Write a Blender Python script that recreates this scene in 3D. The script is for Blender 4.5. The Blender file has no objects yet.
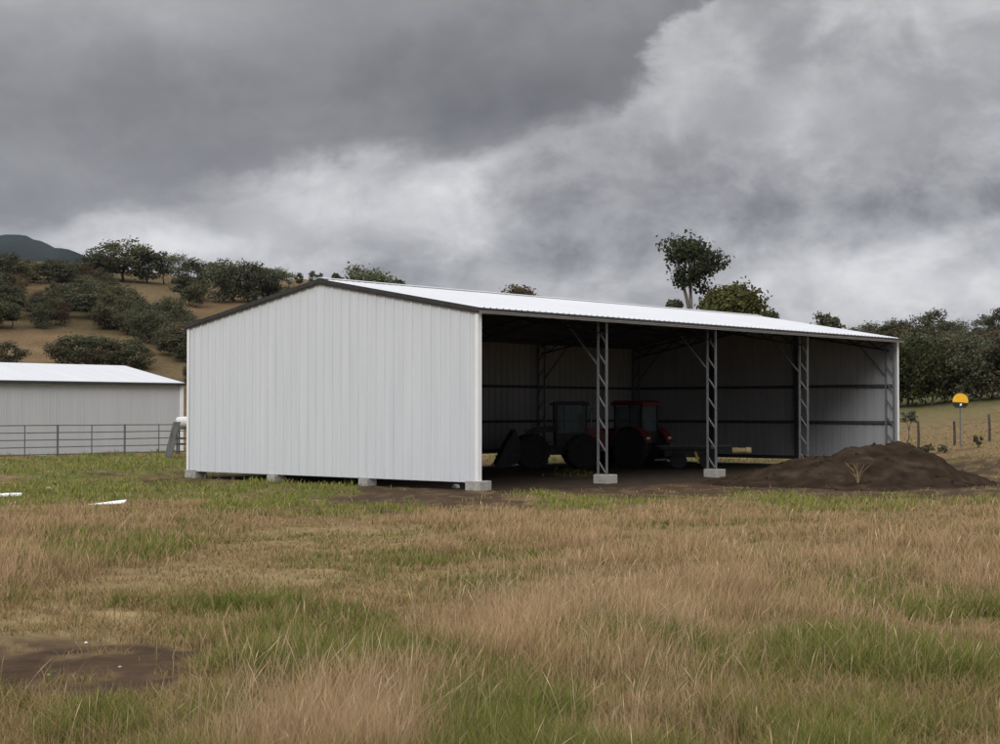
import bpy, bmesh, math, random
import numpy as np
from mathutils import Vector, Matrix

random.seed(11)
rng = np.random.default_rng(11)
R = math.radians
scene = bpy.context.scene
COL = scene.collection

# ------------------------------------------------------------------ camera model (metres, camera over the origin looking along +Y)
F, CX, CY, PITCH, CH = 1563.9, 500.0, 372.0, 0.02515513, 2.211
YAW = 0.723902423
SU = (math.sin(YAW), math.cos(YAW))           # big shed's long direction on the ground
SV = (-math.cos(YAW), math.sin(YAW))          # big shed's gable direction
C0 = (35.8822 * math.sin(YAW) - 32.6287 * math.cos(YAW), 35.8822 * math.cos(YAW) + 32.6287 * math.sin(YAW))
C0 = (-(-35.8822 * math.sin(YAW) + 32.6287 * math.cos(YAW)), C0[1])
W, L, EAVE, RIDGE, BAY = 14.56, 27.6, 5.4, 6.68, 6.69
SROT = math.atan2(SU[1], SU[0])


def S(u, v, z=0.0):
    return Vector((C0[0] + u * SU[0] + v * SV[0], C0[1] + u * SU[1] + v * SV[1], z))


def to_uv(X, Y):
    dx, dy = X - C0[0], Y - C0[1]
    return dx * SU[0] + dy * SU[1], dx * SV[0] + dy * SV[1]


# ------------------------------------------------------------------ noise and terrain
_tab = np.random.default_rng(5).random((256, 256))


def vnoise(x, y):
    x = np.asarray(x, float); y = np.asarray(y, float)
    xi = np.floor(x).astype(int); yi = np.floor(y).astype(int)
    fx = x - xi; fy = y - yi
    fx = fx * fx * (3 - 2 * fx); fy = fy * fy * (3 - 2 * fy)
    a = _tab[xi & 255, yi & 255]; b = _tab[(xi + 1) & 255, yi & 255]
    c = _tab[xi & 255, (yi + 1) & 255]; d = _tab[(xi + 1) & 255, (yi + 1) & 255]
    return (a * (1 - fx) + b * fx) * (1 - fy) + (c * (1 - fx) + d * fx) * fy


def fbm(x, y, o=4):
    s = 0; a = .5; t = 0
    for i in range(o):
        s = s + a * vnoise(x * 2 ** i + 17.3 * i, y * 2 ** i + 9.1 * i); t += a; a *= .5
    return s / t


def sstep(a, b, x):
    t = np.clip((x - a) / (b - a), 0, 1)
    return t * t * (3 - 2 * t)


CREST_X = [-900, -200, 60, 130, 200, 260, 300, 340, 400, 480, 600, 700, 800, 900, 1000, 1200, 1900]
CREST_Z = [30, 36, 35.5, 34.5, 33, 32, 33, 31, 24, 14, 6, 5, 8, 13, 15, 18, 20]


def terrain(X, Y):
    X = np.asarray(X, float); Y = np.asarray(Y, float)
    r = np.hypot(X, Y)
    u, v = to_uv(X, Y)
    z = 0.62 - 0.87 * sstep(2, 46, Y)
    # pad of the big shed stays level
    du = np.maximum(np.maximum(-u - 2, u - L - 1), 0); dv = np.maximum(np.maximum(-v - 3, v - W - .5), 0)
    off = sstep(0, 7, np.hypot(du, dv))
    z = z + off * .34 * (fbm(X * .16, Y * .16, 3) - .5) + off * .10 * (fbm(X * .9, Y * .9, 3) - .5)
    z = z + .035 * (fbm(X * 3.1, Y * 3.1, 2) - .5)
    z = z + .26 * sstep(W, W + 3, v)
    rr = np.clip(X - 15.5, 0, 42)
    z = z + (.13 * rr * rr / (rr + 4)) * sstep(44, 78, Y) * sstep(0, 3, du + dv + np.maximum(u - L, 0))
    az = np.arctan2(X, np.maximum(Y, -1e9))
    px = CX + F * np.tan(np.clip(az, -.9, .9))
    hz = np.interp(px, CREST_X, CREST_Z)
    h = hz * sstep(118, 385, r) * np.where(np.abs(az) < .9, 1, np.clip(1 - (np.abs(az) - .9) / 1.2, 0, 1))
    h = h * (1 - .25 * sstep(420, 900, r))
    h = h + sstep(130, 220, r) * (np.abs(az) < 1.2) * (2.6 * (fbm(X * .022, Y * .022, 3) - .5))
    return z + h


def project(X, Y, Z):
    cp, sp = math.cos(PITCH), math.sin(PITCH)
    dz = Z - CH
    d = Y * cp + dz * sp
    up = -Y * sp + dz * cp
    return CX + F * X / d, CY - F * up / d, d


def ray(px, py):
    x = (px - CX) / F; y = (CY - py) / F
    cp, sp = math.cos(PITCH), math.sin(PITCH)
    v = Vector((x, cp - y * sp, sp + y * cp))
    return v / v.y                                     # per metre of depth


_steps = np.concatenate([np.arange(3, 120, .05), np.arange(120, 700, .5)])


def ground_at(px, py):
    d = ray(px, py)
    X = d.x * _steps; Z = CH + d.z * _steps
    hit = np.nonzero(Z <= terrain(X, _steps))[0]
    Y = _steps[hit[0]] if len(hit) else 395.0
    return Vector((d.x * Y, Y, float(terrain(d.x * Y, Y))))


def at(px, py, Y):
    d = ray(px, py)
    return Vector((d.x * Y, Y, CH + d.z * Y))


def gz(X, Y):
    return float(terrain(X, Y))


# ------------------------------------------------------------------ what grows where (metres on the ground)
def ell(px, py, lst):
    m = np.zeros_like(px)
    for (cx, cy, rx, ry, w) in lst:
        q = ((px - cx) / rx) ** 2 + ((py - cy) / ry) ** 2
        m = np.maximum(m, w * (1 - sstep(.2, 1.75, q)))
    return m


TALL = [(50, 556, 135, 52, 1), (160, 522, 190, 20, .75), (520, 535, 185, 30, 1), (690, 512, 110, 12, .7), (800, 575, 260, 66, 1), (935, 540, 120, 50, 1),
        (340, 730, 170, 66, 1), (600, 640, 150, 50, .8), (330, 640, 60, 18, .25), (880, 660, 160, 24, .45), (985, 440, 120, 26, .8), (620, 730, 180, 30, .35),
        (640, 487, 130, 7, .45), (810, 497, 100, 7, .5)]
GREEN = [(120, 470, 180, 12, 1), (290, 492, 230, 17, 1), (60, 496, 110, 10, .9), (300, 645, 150, 42, .75), (245, 607, 40, 9, .9), (880, 499, 150, 13, 1), (566, 484, 24, 22, 1),
         (850, 705, 220, 55, .62), (520, 716, 90, 50, .7), (640, 668, 100, 34, .75), (95, 550, 70, 16, .8), (960, 466, 90, 9, .9), (690, 528, 70, 8, .5),
         (300, 540, 60, 9, .4), (470, 590, 70, 14, .4), (880, 600, 60, 30, .4), (150, 720, 140, 30, .45), (940, 412, 80, 12, .7), (560, 592, 60, 12, .3)]
DIRT_AND_SHADE = [(30, 668, 150, 36, .95), (125, 640, 70, 12, .85), (430, 497, 110, 10, .95), (650, 488, 160, 9, .9), (870, 488, 150, 14, .9), (965, 468, 60, 14, .85), (130, 478, 70, 3, .8),
        (300, 612, 40, 5, .5), (200, 480, 60, 3, .6), (420, 612, 60, 7, .45), (250, 560, 50, 4, .4), (355, 640, 60, 8, .45)]  # some faint patches here paint hummock shadow and dark thatch
TRACK = [(0, 628, 130, 22, 1), (130, 608, 120, 24, 1), (240, 570, 120, 26, 1), (340, 545, 110, 20, 1), (330, 588, 130, 22, .9), (450, 580, 120, 18, .8), (600, 570, 120, 12, .7), (730, 532, 120, 11, .8)]


def cover(X, Y):
    """tall dry grass, green, bare soil with hummock shade, short track: each 0..1 at points on the ground"""
    X = np.asarray(X, float); Y = np.asarray(Y, float)
    Z = terrain(X, Y)
    Ys = np.maximum(Y, 2.0)
    px, py, d = project(X, Ys, Z)
    n1 = fbm(X * .35 + 3, Y * .22 + 8, 4) - .5; n2 = fbm(X * .35 + 40, Y * .22 + 31, 4) - .5
    n3 = fbm(X * 1.3 + 4, Y * 1.3, 4)
    k = np.clip((py - 411) / 120, .12, 1.6)
    qx = px + n1 * 150 * k + (fbm(X * 1.6, Y * 1.1 + 5, 3) - .5) * 60 * k; qy = py + n2 * 44 * k
    far = sstep(88, 110, np.hypot(X, Y))
    tall = ell(qx, qy, TALL); green = ell(qx, qy, GREEN); dirt = ell(qx, qy, DIRT_AND_SHADE); track = ell(qx, qy, TRACK)
    inside = (np.abs(np.arctan2(X, Y)) < .36) & (Y > 3)
    tall = np.where(inside, tall, sstep(.45, .6, n3)); dirt = np.where(inside, dirt, 0); track = np.where(inside, track, 0)
    u, v = to_uv(X, Y)
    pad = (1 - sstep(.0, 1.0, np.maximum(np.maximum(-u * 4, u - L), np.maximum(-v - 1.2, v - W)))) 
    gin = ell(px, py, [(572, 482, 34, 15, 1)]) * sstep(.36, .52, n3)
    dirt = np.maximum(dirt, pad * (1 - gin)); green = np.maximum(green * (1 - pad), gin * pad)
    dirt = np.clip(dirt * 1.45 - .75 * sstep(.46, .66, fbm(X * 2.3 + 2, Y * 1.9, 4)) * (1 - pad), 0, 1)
    tall = tall * (1 - track) * (1 - dirt) * (1 - pad)
    green = np.clip(green + .95 * (sstep(.50, .64, fbm(X * .8 + 9, Y * .5 + 2, 4))) * (1 - tall * .75), 0, 1) * (1 - dirt) * (1 - .55 * track)
    green = np.clip(green * (.55 + .6 * sstep(.38, .58, fbm(X * 1.25 + 13, Y * .95 + 4, 4))), 0, 1)
    green = np.where(far > .5, sstep(.5, .7, n3) * .3, green)
    return tall, green, dirt, track, n3, pad


# ------------------------------------------------------------------ materials
def new_mat(name):
    m = bpy.data.materials.new(name); m.use_nodes = True
    nt = m.node_tree; b = nt.nodes['Principled BSDF']
    return m, nt, b


def nd(nt, t, **kw):
    n = nt.nodes.new(t)
    for k, v in kw.items(): setattr(n, k, v)
    return n


def mottled(name, c1, c2, scale=6, rough=.6, metal=0.0, bump=0.0, bscale=40, stretch=(1, 1, 1), spec=.3, detail=5, c3=None):
    m, nt, b = new_mat(name)
    tc = nd(nt, 'ShaderNodeTexCoord'); mp = nd(nt, 'ShaderNodeMapping'); mp.inputs['Scale'].default_value = stretch
    nt.links.new(tc.outputs['Object'], mp.inputs['Vector'])
    nz = nd(nt, 'ShaderNodeTexNoise'); nz.inputs['Scale'].default_value = scale; nz.inputs['Detail'].default_value = detail
    nt.links.new(mp.outputs[0], nz.inputs['Vector'])
    cr = nd(nt, 'ShaderNodeValToRGB'); e = cr.color_ramp.elements
    e[0].position = .3; e[0].color = (*c1, 1); e[1].position = .7; e[1].color = (*c2, 1)
    if c3:
        q = e.new(.52); q.color = (*c3, 1)
    nt.links.new(nz.outputs['Fac'], cr.inputs[0]); nt.links.new(cr.outputs[0], b.inputs['Base Color'])
    b.inputs['Roughness'].default_value = rough; b.inputs['Metallic'].default_value = metal
    b.inputs['Specular IOR Level'].default_value = spec
    if bump:
        n2 = nd(nt, 'ShaderNodeTexNoise'); n2.inputs['Scale'].default_value = bscale; n2.inputs['Detail'].default_value = 6
        nt.links.new(tc.outputs['Object'], n2.inputs['Vector'])
        bp = nd(nt, 'ShaderNodeBump'); bp.inputs['Strength'].default_value = bump; bp.inputs['Distance'].default_value = .03
        nt.links.new(n2.outputs['Fac'], bp.inputs['Height']); nt.links.new(bp.outputs[0], b.inputs['Normal'])
    return m


def vcol_mat(name, rough=.8, noise=0.0, nscale=20, bump=0, bscale=30, bdist=.03, transl=0.0, spec=.1, objrand=0.0):
    m, nt, b = new_mat(name)
    at_ = nd(nt, 'ShaderNodeAttribute', attribute_name='col')
    out = at_.outputs['Color']
    tc = nd(nt, 'ShaderNodeTexCoord')
    if noise:
        nz = nd(nt, 'ShaderNodeTexNoise'); nz.inputs['Scale'].default_value = nscale; nz.inputs['Detail'].default_value = 8; nz.inputs['Roughness'].default_value = .7
        nt.links.new(tc.outputs['Object'], nz.inputs['Vector'])
        mr = nd(nt, 'ShaderNodeMapRange'); mr.inputs[1].default_value = .25; mr.inputs[2].default_value = .75
        mr.inputs[3].default_value = 1 - noise; mr.inputs[4].default_value = 1 + noise
        nt.links.new(nz.outputs['Fac'], mr.inputs[0])
        vm = nd(nt, 'ShaderNodeVectorMath', operation='SCALE'); nt.links.new(out, vm.inputs[0]); nt.links.new(mr.outputs[0], vm.inputs['Scale'])
        out = vm.outputs[0]
    if objrand:
        oi = nd(nt, 'ShaderNodeObjectInfo'); hs = nd(nt, 'ShaderNodeHueSaturation')
        mr = nd(nt, 'ShaderNodeMapRange'); mr.inputs[3].default_value = 1 - objrand; mr.inputs[4].default_value = 1 + objrand
        nt.links.new(oi.outputs['Random'], mr.inputs[0]); nt.links.new(mr.outputs[0], hs.inputs['Value'])
        mh = nd(nt, 'ShaderNodeMapRange'); mh.inputs[3].default_value = .465; mh.inputs[4].default_value = .502
        nt.links.new(oi.outputs['Random'], mh.inputs[0]); nt.links.new(mh.outputs[0], hs.inputs['Hue'])
        nt.links.new(out, hs.inputs['Color']); out = hs.outputs[0]
    nt.links.new(out, b.inputs['Base Color'])
    b.inputs['Roughness'].default_value = rough; b.inputs['Specular IOR Level'].default_value = spec
    if bump:
        n2 = nd(nt, 'ShaderNodeTexNoise'); n2.inputs['Scale'].default_value = bscale; n2.inputs['Detail'].default_value = 8
        nt.links.new(tc.outputs['Object'], n2.inputs['Vector'])
        bp = nd(nt, 'ShaderNodeBump'); bp.inputs['Strength'].default_value = bump; bp.inputs['Distance'].default_value = bdist
        nt.links.new(n2.outputs['Fac'], bp.inputs['Height']); nt.links.new(bp.outputs[0], b.inputs['Normal'])
    if transl:
        tr = nd(nt, 'ShaderNodeBsdfTranslucent'); nt.links.new(out, tr.inputs['Color'])
        mx = nd(nt, 'ShaderNodeMixShader'); mx.inputs[0].default_value = transl
        nt.links.new(b.outputs[0], mx.inputs[1]); nt.links.new(tr.outputs[0], mx.inputs[2])
        nt.links.new(mx.outputs[0], nt.nodes['Material Output'].inputs[0])
    return m


M = {}
M['sheet'] = mottled('painted_sheet_white', (.585, .605, .635), (.65, .667, .695), 1.3, .42, 0, stretch=(.6, 3.0, .15), spec=.4)
M['inner'] = mottled('sheet_backing_shaded', (.33, .333, .34), (.38, .383, .39), 1.3, .6, 0, stretch=(.6, 3.0, .15), spec=.2)  # grey backing, with the interior's shade put into its tone
M['roof_inner'] = mottled('roof_underside_shaded', (.10, .10, .103), (.14, .14, .143), 1.3, .7, spec=.1)  # underside colour darkened to put shade under the roof
M['roof'] = mottled('roof_sheet_zinc', (.55, .56, .585), (.61, .62, .64), 1.0, .38, 0, stretch=(2, .2, 1), spec=.5)
M['grey_sheet'] = mottled('grey_sheet', (.47, .475, .485), (.51, .515, .525), 1.0, .5, 0, stretch=(2, 1, .2))
M['white'] = mottled('white_flashing', (.78, .78, .78), (.84, .84, .84), 3, .4)
M['barge'] = mottled('dark_capping', (.032, .031, .030), (.052, .050, .049), 4, .5)
M['gutter'] = mottled('gutter_taupe', (.20, .185, .17), (.26, .24, .22), 3, .5)
M['galv'] = mottled('galvanised_steel', (.13, .133, .138), (.23, .233, .238), 14, .5, .35)
M['dark_steel'] = mottled('dark_steel', (.035, .035, .037), (.06, .06, .062), 10, .6, .2)
M['girt'] = mottled('girt_steel', (.05, .05, .052), (.09, .09, .092), 10, .6, .2)
M['concrete'] = mottled('concrete', (.27, .26, .235), (.42, .40, .365), 9, .9, 0, .4, 30, c3=(.36, .34, .31))
M['rail'] = mottled('rail_steel', (.10, .10, .105), (.17, .17, .175), 8, .6, .3)
M['timber'] = mottled('weathered_timber', (.07, .067, .063), (.15, .145, .138), 6, .9, 0, .5, 30, stretch=(1, 1, .15))
M['plastic'] = mottled('white_plastic', (.50, .50, .49), (.58, .58, .57), 3, .5)
M['rubber'] = mottled('rubber', (.014, .013, .012), (.035, .031, .027), 9, .85)
M['rim'] = mottled('rim_grey', (.10, .10, .095), (.18, .175, .16), 9, .6)
M['red'] = mottled('red_paint', (.11, .011, .011), (.17, .02, .018), 5, .4)
M['black_paint'] = mottled('black_paint', (.014, .014, .015), (.03, .03, .03), 5, .5)
M['yellow'] = mottled('yellow_paint', (.55, .33, .04), (.72, .47, .08), 6, .5)
M['cream'] = mottled('cream_paint', (.5, .40, .2), (.68, .56, .3), 9, .5)
M['sign_yellow'] = mottled('sign_yellow', (.80, .40, .015), (.86, .52, .04), 5, .5)
M['soil'] = mottled('soil', (.018, .0122, .0082), (.054, .038, .026), 1.6, 1.0, 0, .9, 7, c3=(.032, .022, .0145), spec=.02, detail=9)
M['bark'] = mottled('pale_bark', (.12, .11, .095), (.34, .32, .28), 3, .9, stretch=(1, 1, .3))
M['dark_bark'] = mottled('dark_bark', (.04, .034, .028), (.10, .088, .073), 3, .9, stretch=(1, 1, .3))
M['stone'] = mottled('pale_stone', (.5, .48, .44), (.7, .68, .63), 12, .8)
M['leaf'] = vcol_mat('leaves', .75, transl=.18, spec=.12, objrand=.22)
M['grass'] = vcol_mat('grass_blades', .8, transl=.22, spec=.08)
M['ground'] = vcol_mat('ground_cover', .95, noise=.5, nscale=2.2, bump=.8, bscale=9, bdist=.06, spec=.05)
gl, nt_, b_ = new_mat('cab_glass'); b_.inputs['Base Color'].default_value = (.55, .66, .68, 1); b_.inputs['Roughness'].default_value = .05
b_.inputs['Transmission Weight'].default_value = .85; b_.inputs['IOR'].default_value = 1.1
M['glass'] = gl
M['lamp_glass'] = mottled('lamp_lens', (.6, .6, .58), (.75, .75, .73), 9, .2)


# ------------------------------------------------------------------ object helpers
def tag(o, label=None, cat=None, group=None, kind=None):
    if label: o['label'] = label
    if cat: o['category'] = cat
    if group: o['group'] = group
    if kind: o['kind'] = kind
    return o


def empty(name, loc, rz=0.0):
    o = bpy.data.objects.new(name, None); COL.objects.link(o)
    o.location = loc; o.rotation_euler = (0, 0, rz); o.empty_display_size = .3
    return o


class MB:
    def __init__(s): s.v = []; s.f = []

    def add(s, vs, fs):
        n = len(s.v); s.v += [tuple(v) for v in vs]; s.f += [tuple(i + n for i in f) for f in fs]; return s

    def box(s, c, d, rot=None):
        h = [x / 2 for x in d]; c = Vector(c)
        vs = []
        for z in (-1, 1):
            for x, y in ((-1, -1), (1, -1), (1, 1), (-1, 1)):
                p = Vector((x * h[0], y * h[1], z * h[2]))
                if rot: p = rot @ p
                vs.append(c + p)
        return s.add(vs, [(3, 2, 1, 0), (4, 5, 6, 7), (0, 1, 5, 4), (1, 2, 6, 5), (2, 3, 7, 6), (3, 0, 4, 7)])

    def beam(s, p, q, w, h, upv=(0, 0, 1)):
        p = Vector(p); q = Vector(q); d = (q - p)
        x = d.normalized(); u = Vector(upv)
        if abs(x.dot(u)) > .98: u = Vector((1, 0, 0)) if abs(x.x) < .9 else Vector((0, 1, 0))
        y = u.cross(x).normalized(); z = x.cross(y)
        rot = Matrix((x, y, z)).transposed()
        return s.box((p + q) / 2, (d.length, w, h), rot)

    def tube(s, pts, rad, n=6, cap=True):
        pts = [Vector(p) for p in pts]; rings = []
        for i, p in enumerate(pts):
            t = (pts[min(i + 1, len(pts) - 1)] - pts[max(i - 1, 0)]).normalized()
            u = Vector((0, 0, 1)) if abs(t.z) < .9 else Vector((1, 0, 0))
            a = t.cross(u).normalized(); b = t.cross(a)
            r = rad[i] if isinstance(rad, (list, tuple)) else rad
            rings.append([p + (a * math.cos(k * 2 * math.pi / n) + b * math.sin(k * 2 * math.pi / n)) * r for k in range(n)])
        vs = [v for r_ in rings for v in r_]; fs = []
        for i in range(len(pts) - 1):
            for k in range(n):
                fs.append((i * n + k, i * n + (k + 1) % n, (i + 1) * n + (k + 1) % n, (i + 1) * n + k))
        if cap:
            fs.append(tuple(range(n - 1, -1, -1))); fs.append(tuple((len(pts) - 1) * n + k for k in range(n)))
        return s.add(vs, fs)

    def lathe(s, prof, c, axis='y', n=28):
        c = Vector(c); vs = []; fs = []
        for (r, a) in prof:
            for k in range(n):
                t = k * 2 * math.pi / n
                if axis == 'y': p = Vector((r * math.cos(t), a, r * math.sin(t)))
                elif axis == 'z': p = Vector((r * math.cos(t), r * math.sin(t), a))
                else: p = Vector((a, r * math.cos(t), r * math.sin(t)))
                vs.append(c + p)
        m = len(prof)
        for i in range(m - 1):
            for k in range(n):
                fs.append((i * n + k, i * n + (k + 1) % n, (i + 1) * n + (k + 1) % n, (i + 1) * n + k))
        fs.append(tuple(range(n - 1, -1, -1))); fs.append(tuple((m - 1) * n + k for k in range(n)))
        return s.add(vs, fs)

    def prism(s, poly, a0, a1, axis='y'):
        """outline in two axes, extruded along the third"""
        def P(p, a):
            if axis == 'y': return (p[0], a, p[1])
            if axis == 'x': return (a, p[0], p[1])
            return (p[0], p[1], a)
        n = len(poly)
        vs = [P(p, a0) for p in poly] + [P(p, a1) for p in poly]
        fs = [tuple(range(n)), tuple(range(2 * n - 1, n - 1, -1))] + [(i, (i + 1) % n, n + (i + 1) % n, n + i) for i in range(n)]
        return s.add(vs, fs)

    def build(s, name, mat, parent=None, bevel=0.0, smooth=False):
        me = bpy.data.meshes.new(name); me.from_pydata(s.v, [], s.f); me.update()
        bm = bmesh.new(); bm.from_mesh(me); bmesh.ops.recalc_face_normals(bm, faces=bm.faces)
        if bevel: bmesh.ops.bevel(bm, geom=bm.edges[:], offset=bevel, segments=1, affect='EDGES', clamp_overlap=True)
        bm.to_mesh(me); bm.free()
        if smooth:
            me.shade_smooth()
        me.materials.append(mat)
        o = bpy.data.objects.new(name, me); COL.objects.link(o)
        if parent: o.parent = parent
        return o


def np_mesh(name, V, loops, starts, totals, mat, col=None, smooth=False, parent=None):
    me = bpy.data.meshes.new(name)
    me.vertices.add(len(V)); me.vertices.foreach_set('co', np.ascontiguousarray(V, np.float32).ravel())
    me.loops.add(len(loops)); me.loops.foreach_set('vertex_index', np.ascontiguousarray(loops, np.int32))
    me.polygons.add(len(starts)); me.polygons.foreach_set('loop_start', np.ascontiguousarray(starts, np.int32))
    try: me.polygons.foreach_set('loop_total', np.ascontiguousarray(totals, np.int32))
    except Exception: pass
    if smooth: me.polygons.foreach_set('use_smooth', np.ones(len(starts), bool))
    me.update(calc_edges=True)
    if col is not None:
        a = me.attributes.new('col', 'FLOAT_COLOR', 'POINT')
        c4 = np.ones((len(V), 4), np.float32); c4[:, :3] = col
        a.data.foreach_set('color', c4.ravel())
    me.validate()
    me.materials.append(mat)
    o = bpy.data.objects.new(name, me); COL.objects.link(o)
    if parent: o.parent = parent
    return o


def copy_tree(o, parent=None):
    c = o.copy(); COL.objects.link(c)
    if parent: c.parent = parent
    for ch in list(o.children): copy_tree(ch, c)
    return c


# ------------------------------------------------------------------ ground sheet
def mix(a, b, t):
    return a * (1 - t[:, None]) + np.asarray(b) * t[:, None]


def ground_color(X, Y):
    tall, green, dirt, track, n3, pad = cover(X, Y)
    n = len(X)
    c = np.tile(np.array([.165, .115, .058]), (n, 1))
    c = mix(c, (.235, .175, .09), track * .75)
    c = mix(c, (.092, .105, .028), green * .85)
    c = mix(c, (.17, .115, .062), tall * .5)
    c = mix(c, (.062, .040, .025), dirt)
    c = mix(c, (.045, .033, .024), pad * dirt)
    r = np.hypot(X, Y)
    px = CX + F * X / np.maximum(Y, 1)
    far = sstep(95, 150, r)
    hill = np.array([.128, .085, .045]) * (.3 + .6 * fbm(X * .06, Y * .06, 4) + .8 * fbm(X * .33 + 6, Y * .2, 4))[:, None]
    hg = sstep(.5, .62, fbm(X * .03 + 7, Y * .03, 3))
    hill = mix(hill, (.075, .063, .03), hg * .5)
    rightp = sstep(700, 850, px) * (1 - sstep(150, 175, r))
    hill = mix(hill, (.098, .096, .040), rightp * .9)
    c = c * (1 - far)[:, None] + hill * far[:, None]
    # reddish bare strip behind the cattle yard
    u, v = to_uv(X, Y)
    return c


def make_ground():
    rad = np.concatenate([[.4], np.geomspace(1.2, 100, 330), np.geomspace(102, 420, 110), np.geomspace(430, 3600, 40)])
    front = np.linspace(-.5, .5, 420); rest = np.linspace(.5, 2 * math.pi - .5, 110)[1:-1]
    azs = np.concatenate([front, rest]); na = len(azs); nr = len(rad)
    A, Rr = np.meshgrid(azs, rad)
    X = (Rr * np.sin(A)).ravel(); Y = (Rr * np.cos(A)).ravel()
    V = np.stack([X, Y, terrain(X, Y)], 1)
    i = np.arange(nr - 1)[:, None] * na; k = np.arange(na)[None, :]; k2 = (k + 1) % na
    q = np.stack([i + k, i + na + k, i + na + k2, i + k2], -1).reshape(-1, 4)
    loops = q.ravel(); starts = np.arange(len(q)) * 4; tot = np.full(len(q), 4)
    loops = np.concatenate([loops, np.arange(na)]); starts = np.append(starts, len(q) * 4); tot = np.append(tot, na)
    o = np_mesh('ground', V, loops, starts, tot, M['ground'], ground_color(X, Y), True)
    return tag(o, kind='structure')


make_ground()


# ------------------------------------------------------------------ far mountain
def make_mountain(name, Y0, pts, depth, seed):
    xs = np.linspace(pts[0][0], pts[-1][0], 160)
    ys = np.interp(xs, [p[0] for p in pts], [p[1] for p in pts])
    rows = 27; V = []; 
    for j in range(rows):
        t = (j / (rows - 1)) * 2 - 1
        Yd = Y0 + t * depth
        prof = max(0, 1 - abs(t)) ** .8
        X = (xs - CX) / F * Y0 * (1 + .0 * t)
        crest = (411.35 - ys) / F * Y0
        nz = fbm(X * .004 + seed, np.full_like(X, Yd * .004), 5)
        Z = CH + crest * prof * (1 + (.35 * (nz - .5)) * (1 - prof)) + (fbm(X * .03 + seed, np.full_like(X, Yd * .03), 3) - .5) * 16 * min(1, prof * 3) - 20 * (1 - prof)
        V.append(np.stack([X, np.full_like(X, Yd), Z], 1))
    V = np.concatenate(V); n = len(xs)
    i = np.arange(rows - 1)[:, None] * n; k = np.arange(n - 1)[None, :]
    q = np.stack([i + k, i + k + 1, i + n + k + 1, i + n + k], -1).reshape(-1, 4)
    f = fbm(V[:, 0] * .012 + 5, V[:, 1] * .012 + V[:, 2] * .01, 5)
    f = np.clip((f - .5) * 2.2 + .5, .1, 1)
    col = np.array([.016, .020, .017]) * (.3 + 1.3 * f)[:, None]
    o = np_mesh(name, V, q.ravel(), np.arange(len(q)) * 4, np.full(len(q), 4), M['ground'], col, True)
    return tag(o, kind='structure')


make_mountain('mountain', 2300, [(-700, 300), (-300, 250), (-120, 226), (-20, 234), (15, 236), (45, 242), (70, 249), (90, 256), (130, 275), (200, 300), (300, 330), (420, 400)], 700, 3)
make_mountain('mountain', 2300, [(700, 400), (860, 350), (930, 336), (975, 332), (1040, 326), (1150, 320), (1400, 345), (1600, 400)], 600, 9)


# ------------------------------------------------------------------ big open shed
shed = tag(empty('farm_shed', S(0, 0, 0), SROT), 'large white gable farm shed with its long side open and lattice steel posts', 'shed')
sl = (RIDGE - EAVE) / (W / 2)


def roof_z(v): return RIDGE - abs(v - W / 2) * sl


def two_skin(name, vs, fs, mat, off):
    """steel sheet: painted outside, grey backing on the inside, darkened to shade the interior"""
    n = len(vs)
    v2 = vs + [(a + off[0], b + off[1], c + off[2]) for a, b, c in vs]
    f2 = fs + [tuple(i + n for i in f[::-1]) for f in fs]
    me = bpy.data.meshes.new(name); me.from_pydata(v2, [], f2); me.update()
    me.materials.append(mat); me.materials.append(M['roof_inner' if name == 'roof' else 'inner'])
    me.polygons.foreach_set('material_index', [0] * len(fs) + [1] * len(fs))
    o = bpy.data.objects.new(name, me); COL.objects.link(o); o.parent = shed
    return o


def ribbed_wall(along, u0, u1, z0, ztop, name, mat, fixed, out, pitch=.42):
    """sheet wall with pressed ribs; along: 'u' or 'v'"""
    prof = [(u0, 0.0)]
    n = int((u1 - u0) / pitch)
    off = ((u1 - u0) - (n - 1) * pitch) / 2
    for i in range(n):
        c = u0 + off + i * pitch
        prof += [(c - .034, 0), (c - .022, .038), (c + .022, .038), (c + .034, 0)]
    prof.append((u1, 0))
    extra = []
    for (a, b), (a2, b2) in zip(prof, prof[1:]):
        extra.append((a, b))
        if along == 'v' and a < W / 2 < a2: extra.append((W / 2, 0 if b == b2 else b))
    extra.append(prof[-1])
    m = MB(); vs = []; fs = []
    for a, b in extra:
        for z in (z0, ztop(a)):
            vs.append((fixed + out * b, a, z) if along == 'v' else (a, fixed + out * b, z))
    for i in range(len(extra) - 1):
        fs.append((2 * i, 2 * i + 2, 2 * i + 3, 2 * i + 1))
    return two_skin(name, vs, fs, mat, (-out * .006, 0, 0) if along == 'v' else (0, -out * .006, 0))


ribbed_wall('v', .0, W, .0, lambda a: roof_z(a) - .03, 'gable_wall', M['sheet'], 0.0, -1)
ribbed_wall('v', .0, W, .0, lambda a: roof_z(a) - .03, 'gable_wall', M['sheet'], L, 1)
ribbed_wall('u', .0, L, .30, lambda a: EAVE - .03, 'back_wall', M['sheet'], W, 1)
# corner flashings
for (u, v) in ((0, 0), (L, 0), (0, W), (L, W)):
    su = -1 if u == 0 else 1; sv = -1 if v == 0 else 1
    m = MB()
    m.box((u + su * .036, v - sv * .03, EAVE / 2 - .07), (.012, .13, EAVE + .0))
    m.box((u - su * .045, v + sv * .036, EAVE / 2 - .07), (.16, .012, EAVE + .0))
    m.build('corner_flashing', M['white'], shed)


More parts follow.
